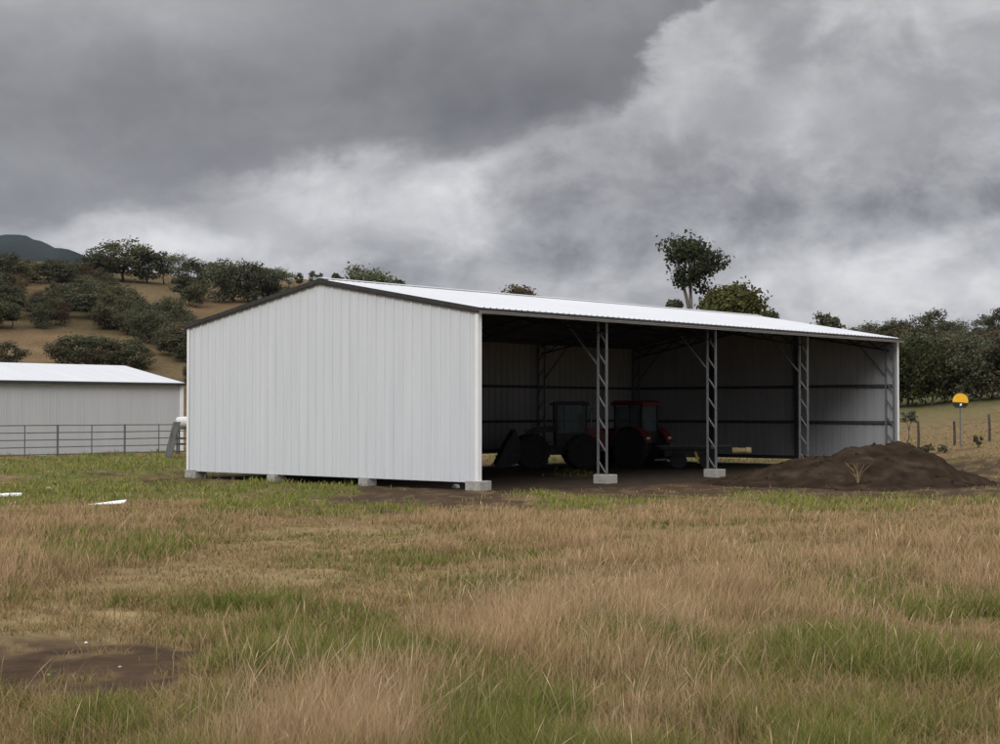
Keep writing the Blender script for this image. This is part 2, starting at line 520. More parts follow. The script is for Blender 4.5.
# roof sheets with ribs running eave to ridge
def roof_slope(side):
    m = MB(); u0, u1 = -.07, L + .07; pitch = .3
    prof = [(u0, 0)]; n = int((u1 - u0) / pitch); off = ((u1 - u0) - (n - 1) * pitch) / 2
    for i in range(n):
        c = u0 + off + i * pitch
        prof += [(c - .035, 0), (c - .018, .028), (c + .018, .028), (c + .035, 0)]
    prof.append((u1, 0))
    v_e = -.12 if side == 0 else W + .12
    z_e = roof_z(0) - .12 * sl
    vs = []; fs = []
    for a, b in prof:
        vs += [(a, v_e, z_e + b + .05), (a, W / 2, RIDGE + b + .05)]
    for i in range(len(prof) - 1): fs.append((2 * i, 2 * i + 2, 2 * i + 3, 2 * i + 1))
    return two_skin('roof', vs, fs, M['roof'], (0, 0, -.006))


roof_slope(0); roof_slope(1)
rc = MB()
rc.beam((-.08, W / 2 - .14, RIDGE + .075), (L + .08, W / 2 - .14, RIDGE + .075), .30, .02, (0, -sl, 1))
rc.beam((-.08, W / 2 + .14, RIDGE + .075), (L + .08, W / 2 + .14, RIDGE + .075), .30, .02, (0, sl, 1))
rc.build('ridge_cap', M['roof'], shed)
for u in (-.085, L + .085):
    for sd in (0, 1):
        m = MB(); va, vb = (-.13, W / 2) if sd == 0 else (W + .13, W / 2)
        za = EAVE - .13 * sl
        m.prism([(va, za - .125), (vb, RIDGE - .125), (vb, RIDGE + .055), (va, za + .055)], u - .012, u + .012, 'x')
        m.prism([(va, za - .09), (vb, RIDGE - .09), (vb, RIDGE - .025), (va, za - .025)], u + (-.03 if u < 0 else .012), u + (-.012 if u < 0 else .03), 'x')
        o = m.build('barge_capping', M['barge'], shed)
# gutters
for v, s_ in ((-.2, -1), (W + .2, 1)):
    m = MB()
    za = EAVE - .12 * sl
    m.box((L / 2, v, za - .13), (L + .18, .13, .012))
    m.box((L / 2, v + s_ * .065, za - .10), (L + .18, .012, .075))
    m.box((L / 2, v - s_ * .065, za - .075), (L + .18, .012, .11))
    m.tube([(-.09, v + s_ * .075, za - .075), (L + .09, v + s_ * .075, za - .075)], .016, 6)
    m.build('gutter', M['gutter'], shed)
    m = MB(); m.box((L / 2, v + s_ * .05, za - .015), (L + .20, .03, .085)); m.build('fascia', M['barge'], shed)


# lattice columns
def lattice(m, p, q, d, w=.06, step=.62, t=.035, one=False):
    """two chords from p to q, the second moved by d, with zigzag lacing"""
    p = Vector(p); q = Vector(q); d = Vector(d)
    ax = (q - p); ln = ax.length; ax.normalize()
    m.beam(p, q, w, w, d); m.beam(p + d, q + d, w, w, d)
    n = max(2, round(ln / step))
    for i in range(n):
        a = p + ax * (ln * i / n); b = p + ax * (ln * (i + 1) / n)
        if not one: 
            m.beam(a + d * (.1 if i % 2 == 0 else .9), b + d * (.9 if i % 2 == 0 else .1), t, t, ax.cross(d))
        else:
            b = a.lerp(b, .56); m.beam(a + d * .06, b + d * .94, t, t, ax.cross(d))


gin = .16
cols_u = [gin, BAY, 2 * BAY, 3 * BAY, L - gin]
foot_z = -.42
for i, u in enumerate(cols_u):
    for side in (0, 1):
        v0 = .13 if side == 0 else W - .13
        sgn = 1 if side == 0 else -1
        m = MB(); top = roof_z(v0) - .12
        lattice(m, (u, v0, .07), (u, v0, top), (0, sgn * .37, 0), .062, .72, .04, True)
        m.box((u, v0 + sgn * .18, .06), (.22, .5, .02))
        c = m.build('column', M['galv'], shed)
        f = MB(); f.box((u + (.06 if u < 1 else 0), v0 + sgn * .06, (.05 + foot_z) / 2), (.56, .62, .05 - foot_z))
        f.build('footing', M['concrete'], c, .015)
        b = MB(); b.beam((u + .05, v0 + sgn * .36, 3.75), (u + .05, v0 + sgn * 1.75, roof_z(v0 + sgn * 1.75) - .5), .05, .05)
        b.build('knee_brace', M['galv'], c)
    # rafters, each a lattice truss
    for side in (0, 1):
        m = MB(); va, vb = (.3, W / 2) if side == 0 else (W - .3, W / 2)
        lattice(m, (u, va, roof_z(va) - .2), (u, vb, roof_z(vb) - .2), (0, 0, -.36), .06, .6)
        m.build('rafter', M['dark_steel'], shed)
# end-wall posts, their footings, girts
for u, sg in ((.06, 1), (L - .06, -1)):
    for v in (W / 3 + .2, 2 * W / 3):
        m = MB(); m.box((u + sg * .07, v, (roof_z(v) - .1) / 2), (.13, .2, roof_z(v) - .16))
        p = m.build('wall_post', M['girt'], shed)
        f = MB(); f.box((u + sg * .05, v, (-.02 + foot_z) / 2), (.46, .42, -.02 - foot_z)); f.build('footing', M['concrete'], p, .015)
    for z in (.10, 1.72, 3.35):
        m = MB(); m.box((u - sg * .0, W / 2, z), (.09, W - .4, .13)); m.build('girt', M['girt'], shed)
for z in (.45, 1.75, 3.35):
    m = MB(); m.box((L / 2, W - .06, z), (L - .4, .09, .13)); m.build('girt', M['girt'], shed)
for side in (0, 1):
    for k in range(7):
        v = .35 + k * (W / 2 - .5) / 6
        vv = v if side == 0 else W - v
        m = MB(); m.box((L / 2, vv, roof_z(vv) - .08), (L - .1, .07, .15)); m.build('purlin', M['girt'], shed)


# ------------------------------------------------------------------ low white shed beyond the cattle yard
def low_shed():
    D = 85.0
    c = at(181.5, 384, D); ez = c.z; base = gz(c.x, c.y) - .1
    root = tag(empty('low_shed', (c.x, c.y, 0), SROT), 'low grey walled shed with bright white roof behind the cattle rails', 'shed')
    w, ln = 10.8, 26.0
    rz = ez + 1.02
    # local x runs along the eave; the far end is x=0, the near end x=-ln ; y runs back
    def wall(x0, x1, fixed):
        vs, fs = [], []; prof = [(x0, 0)]; n = int((x1 - x0) / .4)
        for i in range(n):
            q = x0 + .2 + i * .4; prof += [(q - .03, 0), (q - .01, -.008), (q + .01, -.008), (q + .03, 0)]
        prof.append((x1, 0))
        for a, b in prof: vs += [(a, fixed + b, base), (a, fixed + b, ez)]
        for i in range(len(prof) - 1): fs.append((2 * i, 2 * i + 2, 2 * i + 3, 2 * i + 1))
        return vs, fs
    vs, fs = wall(-ln, 0, 0); m = MB(); m.v, m.f = vs, fs; m.build('wall', M['grey_sheet'], root)
    vs, fs = wall(-ln, 0, w); m = MB(); m.v, m.f = vs, fs; m.build('wall', M['grey_sheet'], root)
    for x in (0, -ln):
        m = MB(); m.add([(x, 0, base), (x, w, base), (x, w, ez), (x, w / 2, rz), (x, 0, ez)], [(0, 1, 2, 3, 4)]); m.build('gable_wall', M['grey_sheet'], root)
    for s_ in (0, 1):
        y0 = -.15 if s_ == 0 else w + .15
        m = MB(); m.prism([(y0, ez + .02), (w / 2, rz + .05), (w / 2, rz + .09), (y0, ez + .06)], -ln - .1, .1, 'x'); m.build('roof', M['roof'], root)
        m = MB(); m.prism([(y0, ez - .1), (w / 2, rz - .07), (w / 2, rz + .10), (y0, ez + .07)], .1, .14, 'x'); m.build('barge_capping', M['barge'], root)
        m = MB(); m.box((-ln / 2, y0 + (-.05 if s_ == 0 else .05), ez - .03), (ln + .2, .1, .13)); m.build('gutter', M['barge'], root)
    m = MB(); m.box((-.02, -.035, (ez + base) / 2 - .06), (.26, .03, ez - base - .1)); m.box((.035, .08, (ez + base) / 2 - .06), (.03, .22, ez - base - .1))
    m.build('corner_flashing', M['white'], root)
    return root


low_shed()


# ------------------------------------------------------------------ cattle yard: steel panels, leaning timber gate, white tank
FY = 74.5
fp0 = at(58, 440, FY); fdir = Vector((SU[0], SU[1], 0))


def fpos(px):
    """point of the yard's line that stands under this column of the photograph"""
    k = (px - CX) / F
    t = (k * fp0.y - fp0.x) / (fdir.x - k * fdir.y)
    p = fp0 + fdir * t
    return Vector((p.x, p.y, gz(p.x, p.y)))


def panel(a, b, ztop, label):
    root = tag(empty('cattle_panel', a, math.atan2(b.y - a.y, b.x - a.x)), label, 'cattle panel', 'steel panels of the cattle yard')
    ln = (b - a).length; dz = 0
    for z in [ztop - i * .345 for i in range(5)]:
        m = MB(); m.tube([(.04, 0, z - a.z), (ln / 2, .0, z - a.z + random.uniform(-.012, .012)), (ln - .04, 0, z - a.z)], .028, 6)
        m.build('rail', M['rail'], root)
    for k, (x, w) in enumerate(((.0, .05), (ln / 2, .028))):
        m = MB(); m.tube([(x, 0.0, -.1), (x, 0, ztop - a.z + .03)], w, 8); m.build('post', M['rail'], root)
    return root


xs = [-75, -9, 58, 125, 192]
lab = [None, 'steel cattle panel at the picture edge before the low shed', 'steel cattle panel in the middle of the yard run', 'steel cattle panel next to the leaning timber gate']
lab = ['steel cattle panel at the outer end of the rail yard', 'steel cattle panel second from the outer end of the rails',
       'steel cattle panel in the middle of the rails before the low shed', 'steel cattle panel running behind the leaning timber gate']
for i in range(4):
    a, b = fpos(xs[i]), fpos(xs[i + 1])
    panel(a, b, CH - (425.0 - 411.35) / F * 76.0, lab[i])

ga = at(168, 452, 73.0); ga.z = gz(ga.x, ga.y)
gt = tag(empty('timber_gate', ga, R(30)), 'weathered grey timber gate leaning at the end of the cattle rails', 'gate')
lean = Matrix.Rotation(R(14), 3, 'Y')
for k in range(4):
    m = MB(); m.box(lean @ Vector((0, k * .24 - .36, .86)), (.05, .225, 1.74 - .05 * (k % 2)), lean); m.build('board', M['timber'], gt)
for z in (.35, 1.4):
    m = MB(); m.box(lean @ Vector((.06, 0, z)), (.06, .96, .12), lean); m.build('rail', M['timber'], gt)

tk = at(185, 452, 79.0); tk.z = gz(tk.x, tk.y)
tank = tag(empty('water_tank', tk, 0), 'small white plastic tank on a dark stand beside the low shed', 'tank')
m = MB(); m.lathe([(.05, -.5), (.22, -.49), (.27, -.42), (.285, 0), (.27, .42), (.22, .49), (.05, .5)], (0.05, 0, 1.63), 'x', 20); m.build('barrel', M['plastic'], tank, smooth=True)
m = MB()
for x in (-.35, .4):
    for y in (-.25, .25): m.box((x, y, .65), (.07, .07, 1.36))
m.box((0.02, -.25, 1.3), (.9, .06, .08)); m.box((0.02, .25, 1.3), (.9, .06, .08)); m.box((0.02, -.25, .55), (.9, .05, .07)); m.box((.02, -.25, .8), (.9, .05, .07))
m.build('stand', M['dark_steel'], tank)


# ------------------------------------------------------------------ machines in the shed
def wheel(parent, c, r, w, name='wheel', rimr=.55):
    t = MB(); hw = w / 2
    t.lathe([(r * rimr, -hw * .8), (r * .82, -hw), (r * .95, -hw * .92), (r * .97, 0), (r * .95, hw * .92), (r * .82, hw), (r * rimr, hw * .8)], c, 'y', 32)
    n = 18
    for k in range(n):
        for s_ in (-1, 1):
            a = (k + (.5 if s_ > 0 else 0)) * 2 * math.pi / n
            rot = Matrix.Rotation(-a, 3, 'Y') @ Matrix.Rotation(R(35 * s_), 3, 'X')
            t.box(Vector(c) + Vector((math.cos(a) * r * .98, s_ * hw * .5, math.sin(a) * r * .98)), (r * .08, hw * .95, r * .07), Matrix.Rotation(-a, 3, 'Y') @ Matrix.Rotation(R(30 * s_), 3, 'X'))
    wobj = t.build(name, M['rubber'], parent)
    q = MB()
    q.lathe([(r * .2, -hw * .55), (r * .3, -hw * .6), (r * .34, -hw * .35), (r * .5, -hw * .3), (r * rimr + .01, -hw * .78), (r * rimr + .01, hw * .78), (r * .5, hw * .3), (r * .2, hw * .4)], c, 'y', 24)
    q.build('rim', M['rim'], wobj)
    h = MB(); h.lathe([(r * .06, -hw * .78), (r * .15, -hw * .74), (r * .17, -hw * .5), (r * .17, 0)], c, 'y', 12); h.build('hub', M['lamp_glass'], wobj)
    return wobj


FZ = -.28
# dark wheel loader, bucket towards the gable end
lp = at(568, 468, 67.5)
ldr = tag(empty('wheel_loader', (lp.x, lp.y, gz(lp.x, lp.y)), R(184)), 'dark loader with a big black bucket parked deep in the open shed', 'loader')
for (x, y) in ((1.62, -.85), (1.62, .85), (-.55, -.85), (-.55, .85)): wheel(ldr, (x, y, .74), .74, .46)
m = MB(); m.prism([(-1.5, .75), (-1.5, 1.55), (-1.35, 1.72), (-.75, 1.75), (-.75, .6)], -.6, .6); m.build('engine_cover', M['red'], ldr, .03)
m = MB(); m.box((.6, 0, .8), (2.9, .7, .42)); m.box((1.62, 0, .74), (.2, 1.5, .2)); m.box((-.55, 0, .74), (.2, 1.5, .2)); m.build('chassis', M['black_paint'], ldr)
cab = MB()
for (x, y) in ((-.72, -.62), (-.72, .62), (.55, -.62), (.55, .62)): cab.box((x, y, 2.1), (.09, .09, 1.25))
cab.box((-.08, -.62, 1.25), (1.3, .08, .55)); cab.box((-.08, .62, 1.25), (1.3, .08, .55)); cab.box((-.72, 0, 1.4), (.08, 1.2, .7)); cab.box((.1, -.62, 2.1), (.06, .07, 1.2))
cb = cab.build('cab', M['black_paint'], ldr)
m = MB(); m.prism([(-.85, 2.72), (-.85, 2.82), (-.6, 2.9), (.5, 2.9), (.72, 2.80), (.72, 2.72)], -.72, .72); m.build('roof', M['black_paint'], cb)
for y in (-.61, .61):
    m = MB(); m.box((-.08, y, 2.1), (1.2, .012, 1.2)); m.build('window', M['glass'], cb)
m = MB(); m.box((-.3, 0, 1.55), (.5, .5, .14)); m.box((-.52, 0, 1.95), (.12, .5, .75)); m.build('seat', M['black_paint'], cb)
for y in (-.45, .45):
    m = MB(); m.beam((.35, y, 1.75), (1.5, y, 1.62), .14, .26); m.beam((1.5, y, 1.62), (2.35, y, .75), .14, .26); m.build('loader_arm', M['black_paint'], ldr)
m = MB(); m.beam((.7, 0, 1.1), (1.9, 0, 1.65), .1, .1); m.build('hydraulic_ram', M['rim'], ldr)
m = MB()
outl = [(2.25, .25), (2.15, .7), (2.18, 1.25), (2.35, 1.7), (2.45, 1.66), (2.30, 1.2), (2.27, .7), (2.36, .36), (2.75, .22), (3.25, .16), (3.25, .10), (2.7, .12)]
m.prism(outl, -1.1, 1.1)
for y in (-1.12, 1.1): m.prism([(2.25, .25), (2.15, .7), (2.18, 1.25), (2.35, 1.7), (2.75, 1.1), (3.2, .12)], y, y + .03)
m.build('bucket', M['black_paint'], ldr)
m = MB(); m.tube([(-1.05, -.45, 1.7), (-1.05, -.45, 2.5), (-1.15, -.45, 2.6)], .05, 10); m.build('exhaust', M['galv'], ldr)

# red tractor seen from its rear quarter
tp = at(628, 467, 69.5)
trc = tag(empty('tractor', (tp.x, tp.y, gz(tp.x, tp.y)), R(140)), 'red farm tractor with big rear tyres in the shade of the shed', 'tractor')
for y in (-.82, .82):
    wheel(trc, (-.75, y, .86), .86, .48); wheel(trc, (1.65, y * .92, .58), .58, .34)
m = MB(); m.prism([(.35, 1.0), (.35, 1.72), (1.0, 1.72), (2.0, 1.55), (2.2, 1.4), (2.25, .95)], -.36, .36); hood = m.build('hood', M['red'], trc, .03)
m = MB(); m.prism([(2.255, 1.0), (2.255, 1.36), (2.275, 1.36), (2.275, 1.0)], -.28, .28); m.build('grille', M['black_paint'], hood)
m = MB(); m.box((.6, 0, .82), (2.9, .42, .36)); m.box((-.75, 0, .86), (.22, 1.4, .22)); m.box((1.65, 0, .58), (.16, 1.3, .16)); m.build('chassis', M['black_paint'], trc)
for y in (-.82, .82):
    arc = [(-.75 + math.cos(a) * .98, .86 + math.sin(a) * .98) for a in [R(t) for t in range(5, 181, 16)]]
    arc2 = [(-.75 + math.cos(a) * .93, .86 + math.sin(a) * .93) for a in [R(t) for t in range(5, 181, 16)]]
    m = MB(); m.prism(arc + arc2[::-1], y - .25, y + .25); fd = m.build('fender', M['red'], trc)
    m = MB(); m.box((-1.66, y, 1.3), (.03, .22, .09)); m.build('tail_lamp', M['lamp_glass'], fd)
cab = MB()
for (x, y) in ((-1.15, -.6), (-1.15, .6), (.28, -.58), (.28, .58)): cab.box((x, y, 2.05), (.08, .08, 1.4))
cab.box((-.4, -.6, 1.2), (1.4, .07, .4)); cab.box((-.4, .6, 1.2), (1.4, .07, .4)); cab.box((-1.15, 0, 1.35), (.08, 1.2, .5)); cab.box((.28, 0, 1.5), (.08, 1.1, .5))
cb = cab.build('cab', M['black_paint'], trc)
m = MB(); m.prism([(-1.35, 2.72), (-1.35, 2.86), (-1.1, 2.95), (.2, 2.95), (.42, 2.86), (.42, 2.72)], -.74, .74); m.build('roof', M['red'], cb, .02)
for y in (-.59, .59):
    m = MB(); m.box((-.43, y, 2.05), (1.36, .012, 1.3)); m.build('window', M['glass'], cb)
for x in (-1.13, .27):
    m = MB(); m.box((x, 0, 2.15), (.012, 1.1, 1.1)); m.build('window', M['glass'], cb)
m = MB(); m.box((-.75, 0, 1.4), (.5, .5, .14)); m.box((-.98, 0, 1.8), (.12, .5, .7)); m.build('seat', M['black_paint'], cb)
m = MB(); m.tube([(.75, -.3, 1.7), (.75, -.3, 2.65)], .045, 10); m.build('exhaust', M['galv'], trc)
m = MB(); m.beam((-1.2, -.35, .5), (-1.95, -.4, .42), .07, .07); m.beam((-1.2, .35, .5), (-1.95, .4, .42), .07, .07); m.build('linkage', M['black_paint'], trc)

# low dark implement with yellow ends
ip = at(704, 466, 67.0)
imp = tag(empty('farm_implement', (ip.x, ip.y, gz(ip.x, ip.y)), R(-4)), 'low dark implement with yellow ends parked beside the red tractor', 'implement')
m = MB(); m.box((-.1, 0, .88), (3.5, .16, .1)); m.box((-.1, .9, .88), (3.5, .16, .1))
for x in (-1.7, -.6, .5, 1.55): m.box((x, .45, .86), (.12, .9, .09))
m.build('frame', M['black_paint'], imp)
m = MB(); m.box((-.55, .45, .66), (2.3, .8, .34)); m.build('hopper', M['black_paint'], imp, .03)
for x in (-1.1, .15):
    wheel(imp, (x, -.15, .36), .36, .2)
m = MB(); m.lathe([(.06, -.45), (.12, -.43), (.13, -.2), (.11, -.18), (.11, .12), (.14, .14), (.14, .36), (.06, .38)], (1.62, -.12, .80), 'x', 16); m.build('roller', M['cream'], imp)
m = MB(); m.prism([(-.42, .72), (-.34, .76), (-.18, .34), (.05, .36), (.05, .28), (-.26, .24)], -.16, -.08); m.build('stand', M['yellow'], imp)
m = MB(); m.tube([(-2.0, -.1, .98), (1.25, -.1, 1.0)], .022, 6); m.tube([(.32, -.1, .98), (.32, -.1, .86)], .05, 6); m.build('pipe', M['galv'], imp)
m = MB(); m.beam((-2.1, .1, .38), (-1.0, .3, .42), .1, .07); m.build('drawbar', M['galv'], imp)


# ------------------------------------------------------------------ dirt mound
def make_mound():
    cx, cy = at(856, 470, 54.0).x, 54.0
    n = 150; m_ = 110
    xs_ = np.linspace(-5.6, 5.8, n); ys_ = np.linspace(-6, 6, m_)
    X, Y = np.meshgrid(xs_, ys_)
    def g(x0, y0, sx, sy, h): return h * np.exp(-np.abs((X - x0) / sx) ** 2.3 - np.abs((Y - y0) / sy) ** 2.2)
    H = np.maximum.reduce([g(.5, 0, 2.1, 3.0, 1.36), g(1.7, .4, 1.6, 2.6, 1.43), g(-1.4, -.2, 2.0, 2.8, .98), g(-2.9, -.6, 1.9, 2.4, .5), g(3.0, .2, 1.3, 2.3, .55)])
    H2 = g(.5, 0, 2.3, 3.1, 1.34) + .0
    k = np.minimum(H / .3, 1)
    nz = (fbm(X * .9 + 3, Y * .9, 4) - .5) * .26 + (fbm(X * 3.2, Y * 3.2 + 7, 3) - .5) * .20 + (fbm(X * 8, Y * 8, 2) - .5) * .09
    H = H + nz * k
    Xw = X + cx; Yw = Y + cy
    Z = terrain(Xw, Yw) + H - .08
    V = np.stack([Xw.ravel(), Yw.ravel(), Z.ravel()], 1)
    i = np.arange(m_ - 1)[:, None] * n; kk = np.arange(n - 1)[None, :]
    q = np.stack([i + kk, i + kk + 1, i + n + kk + 1, i + n + kk], -1).reshape(-1, 4)
    o = np_mesh('dirt_mound', V, q.ravel(), np.arange(len(q)) * 4, np.full(len(q), 4), M['soil'], None, True)
    tag(o, 'long dark brown mound of dug soil before the open shed', 'dirt mound')
    return cx, cy, X, Y, Z


mcx, mcy, _mx, _my, _mz = make_mound()


def mound_z(x, y):
    i = int(np.clip((x - mcx + 5.6) / 11.4 * 149, 0, 149)); j = int(np.clip((y - mcy + 6) / 12 * 109, 0, 109))
    return float(_mz[j, i])


# clods tumbled at its foot belong to the mound
mound = bpy.data.objects['dirt_mound']
cl = MB()
for k in range(320):
    a = random.uniform(-5.0, 5.2); b = random.uniform(-5.2, 1.5)
    z = mound_z(mcx + a, mcy + b)
    s_ = .025 + .08 * random.random() ** 3
    cl.box((mcx + a, mcy + b, max(z, gz(mcx + a, mcy + b)) + s_ * .1), (s_ * 1.3, s_, s_ * .8), Matrix.Rotation(random.uniform(0, 6), 3, (random.random(), random.random(), random.random() + .1)))
o = cl.build('clod', M['soil'], mound, .012); o['kind'] = 'stuff'

# ------------------------------------------------------------------ white offcuts and stones on the grass
p = ground_at(4, 498)
m = MB(); m.box((0, 0, 0), (1.15, .26, .06)); m.box((.3, .02, .035), (.5, .20, .012))
o = m.build('plank', M['white'], None, .008); o.location = p + Vector((-.1, 0, .08)); o.rotation_euler = (R(4), R(-1), R(3))
tag(o, 'white plank lying in the grass at the picture edge', 'plank')
p = ground_at(108, 505.5)
m = MB(); m.prism([(-.5, -.05), (.42, -.22), (.46, .2), (.1, .12)], 0, .03, 'z')
o = m.build('sheet_offcut', M['white'], None, .006); o.location = p + Vector((0, 0, .05)); o.rotation_euler = (R(9), R(-4), R(4))
tag(o, 'pointed white sheet offcut lying in the grass beside the plank', 'offcut')


def stone(px, py, s_, label, mat='stone'):
    p = ground_at(px, py)
    bm = bmesh.new(); bmesh.ops.create_icosphere(bm, subdivisions=2, radius=s_)
    for v in bm.verts: v.co = v.co * random.uniform(.8, 1.2); v.co.z *= .7
    me = bpy.data.meshes.new('stone'); bm.to_mesh(me); bm.free(); me.materials.append(M[mat])
    o = bpy.data.objects.new('stone', me); COL.objects.link(o); o.location = p + Vector((0, 0, s_ * .4))
    return tag(o, label, 'stone')


stone(48.5, 490.5, .10, 'small pale stone in the green grass past the white plank')
stone(456, 488.5, .13, 'pale stone beside the footing at the near shed corner')


stone(86, 645, .013, 'small white pebble at the upper edge of the bare mud patch')
stone(49, 677, .011, 'tiny white pebble in the middle of the bare mud patch')
stone(120, 668, .012, 'tiny brown stone in the bare mud patch beside the grass', 'concrete')


# ------------------------------------------------------------------ fence, sign and sapling in the far paddock
def paddock():
    xs_ = [(840, 440), (880, 438), (918, 437), (954, 436), (989, 437), (1026, 437), (1064, 437)]
    pts = [ground_at(x, y) for x, y in xs_]
    pts = []
    for x, y in xs_:
        k = (x - CX) / F; Y = 80.0 + (x - 918) * .012
        pts.append(Vector((k * Y, Y, gz(k * Y, Y))))
    root = tag(empty('wire_fence', pts[2]), 'post and wire fence crossing the paddock past the mound', 'fence')
    o0 = pts[2]
    for i, p in enumerate(pts):
        h = 1.45 if i % 2 == 0 else 1.25
        m = MB(); m.tube([p - o0 + Vector((0, 0, -.2)), p - o0 + Vector((.02, 0, h * .5)), p - o0 + Vector((random.uniform(-.04, .04), 0, h))], [.075, .07, .06], 8); m.build('post', M['dark_bark'], root)
    for z in (.35, .7, 1.05, 1.25):
        m = MB(); m.tube([p - o0 + Vector((0, -.07, z)) for p in pts], .006, 4); m.build('wire', M['rail'], root)
    k = (960 - CX) / F; Y = 78.5
    p = Vector((k * Y, Y, gz(k * Y, Y)))
    top = CH - (401.5 - 411.35) / F * Y
    sg = tag(empty('round_sign', p), 'round yellow and black sign on a thin grey post in the paddock', 'sign')
    r = .42; zc = top + .02 - p.z
    m = MB(); m.tube([(0, 0, -.2), (0, 0, zc + .1)], .035, 8); m.build('post', M['rail'], sg)
    m = MB(); m.prism([(math.cos(R(a)) * r, zc + math.sin(R(a)) * r) for a in range(-55, 236, 10)], -.05, -.04); back = m.build('rim', M['barge'], sg)
    m = MB(); m.prism([(math.cos(R(a)) * r * .93, zc + math.sin(R(a)) * r * .93) for a in range(-14, 195, 10)], -.066, -.053); m.build('yellow_face', M['sign_yellow'], sg)
    m = MB(); m.prism([(-r * .88, zc - r * .25), (r * .88, zc - r * .25), (r * .68, zc - r * .62), (-r * .68, zc - r * .62)], -.066, -.053); m.build('black_face', M['black_paint'], sg)
    m = MB(); m.prism([(-.05, zc - .24), (.06, zc - .23), (.07, zc - .13), (-.02, zc - .12)], -.075, -.069); m.build('white_mark', M['white'], sg)


paddock()


# ------------------------------------------------------------------ trees
def crown_mesh(name, H, Wd, base, nclump, nleaf, leaf, cols, flat=.75, seed=0, open_=.35, shell=.6, bias=None):
    """leaf-clump crown: clumps fill an uneven ellipsoid between base and H; returns object and clump centres"""
    g = np.random.default_rng(seed)
    cs = []; rs = []
    hc = (H + base) / 2; hh = (H - base) / 2
    while len(cs) < nclump:
        d = g.normal(size=3); d /= np.linalg.norm(d)
        rr = g.uniform(.35, 1) ** .6
        c = np.array([d[0] * Wd / 2 * rr * .8, d[1] * Wd / 2 * rr * .8, hc + d[2] * hh * rr * .8])
        if c[2] < .09 * H: continue
        if bias is not None and not bias(c, g): continue
        cs.append(c); rs.append(g.uniform(.55, 1.15) * Wd * .17 * (1.35 if len(cs) < 3 else 1))
    cs = np.array(cs); rs = np.array(rs)
    per = np.maximum((nleaf * rs ** 2 / (rs ** 2).sum()).astype(int), 6)
    P = []; T = []; D = []
    for c, r_, n in zip(cs, rs, per):
        d = g.normal(size=(n, 3)); d /= np.linalg.norm(d, axis=1)[:, None]
        rad = r_ * (g.uniform(0, 1, n) ** (1 / 3)) * (1 + .25 * g.normal(size=n))
        q = c + d * rad[:, None] * np.array([1.15, 1.15, flat])
        P.append(q); T.append(np.full(n, g.uniform(0, 1))); D.append(d)
    P = np.concatenate(P); T = np.concatenate(T); D = np.concatenate(D); n = len(P)
    N = D * .6 + g.normal(size=(n, 3)) * .7 + np.array([0, 0, .35]); N /= np.linalg.norm(N, axis=1)[:, None]
    A = np.cross(N, g.normal(size=(n, 3))); A /= np.linalg.norm(A, axis=1)[:, None]; B = np.cross(N, A)
    top = np.percentile(P[:, 2], 99.5); kz = (H - base * 0) / top if top > 0 else 1
    P[:, 2] *= kz; cs[:, 2] *= kz
    kw_ = Wd / 2 / np.percentile(np.hypot(P[:, 0], P[:, 1]), 97); P[:, :2] *= kw_; cs[:, :2] *= kw_
    s_ = leaf * g.uniform(.55, 1.3, n)[:, None]
    V = np.empty((n, 5, 3))
    V[:, 0] = P - A * s_ * .55; V[:, 1] = P - B * s_ * .32 + N * s_ * .06; V[:, 2] = P + A * s_ * .6; V[:, 3] = P + B * s_ * .36
    V[:, 4] = P - A * s_ * .1 + B * s_ * .5 - N * s_ * .15
    q = (np.arange(n) * 5)[:, None] + np.array([[0, 1, 2, 3, 4]])
    t = np.clip(T * .7 + g.uniform(0, 1, n) * .5 - .1, 0, 1)
    c0, c1 = np.array(cols[0]), np.array(cols[1])
    col = c0[None] * (1 - t)[:, None] + c1[None] * t[:, None]
    col *= g.uniform(.85, 1.15, n)[:, None]
    o = np_mesh('crown', V.reshape(-1, 3), q.ravel(), np.arange(n) * 5, np.full(n, 5), M['leaf'], np.repeat(col, 5, 0))
    return o, cs, rs


def trunk_mesh(H, fork, cs, r0, mat, seed, nl=9, lean=.05, forks=2):
    g = np.random.default_rng(seed + 77)
    m = MB()
    fx, fy = g.uniform(-lean, lean, 2) * H
    mid = Vector((fx * .5 + g.uniform(-.05, .05) * fork, fy * .5, fork * .5)); fk = Vector((fx, fy, fork))
    m.tube([(0, 0, -.5), (0, 0, .3), mid, fk], [r0 * 1.35, r0 * 1.05, r0 * .85, r0 * .7], 8)
    idx = np.argsort(-cs[:, 2])[::max(1, len(cs) // nl)][:nl]
    mains = []
    for k in range(forks):
        c = Vector(cs[idx[k % len(idx)]])
        j = fk.lerp(c, .55) + Vector((g.uniform(-.3, .3), g.uniform(-.3, .3), .2)) * (H * .03)
        m.tube([fk - Vector((0, 0, .1)), fk.lerp(j, .5) + Vector((g.uniform(-.1, .1), 0, 0)) * H * .05, j, c], [r0 * .62, r0 * .5, r0 * .36, r0 * .1], 6)
        mains.append(j); mains.append(fk.lerp(j, .6))
    for i in idx[forks:]:
        c = Vector(cs[i]); s_ = min(mains + [fk], key=lambda p: (p - c).length + max(0, p.z - c.z) * 2)
        k1 = s_.lerp(c, .45) + Vector((g.uniform(-.1, .1), g.uniform(-.1, .1), -.03)) * H * .12
        m.tube([s_, k1, c], [r0 * .34, r0 * .24, r0 * .06], 5)
    return m.build('trunk', mat, None, smooth=True)


DARK = ((.040, .044, .024), (.108, .112, .062))
OLIVE = ((.050, .050, .025), (.125, .122, .062))
PALE = ((.055, .065, .035), (.14, .15, .085))
BROWN = ((.055, .042, .02), (.13, .10, .05))
BRIGHT = ((.022, .028, .010), (.060, .068, .024))


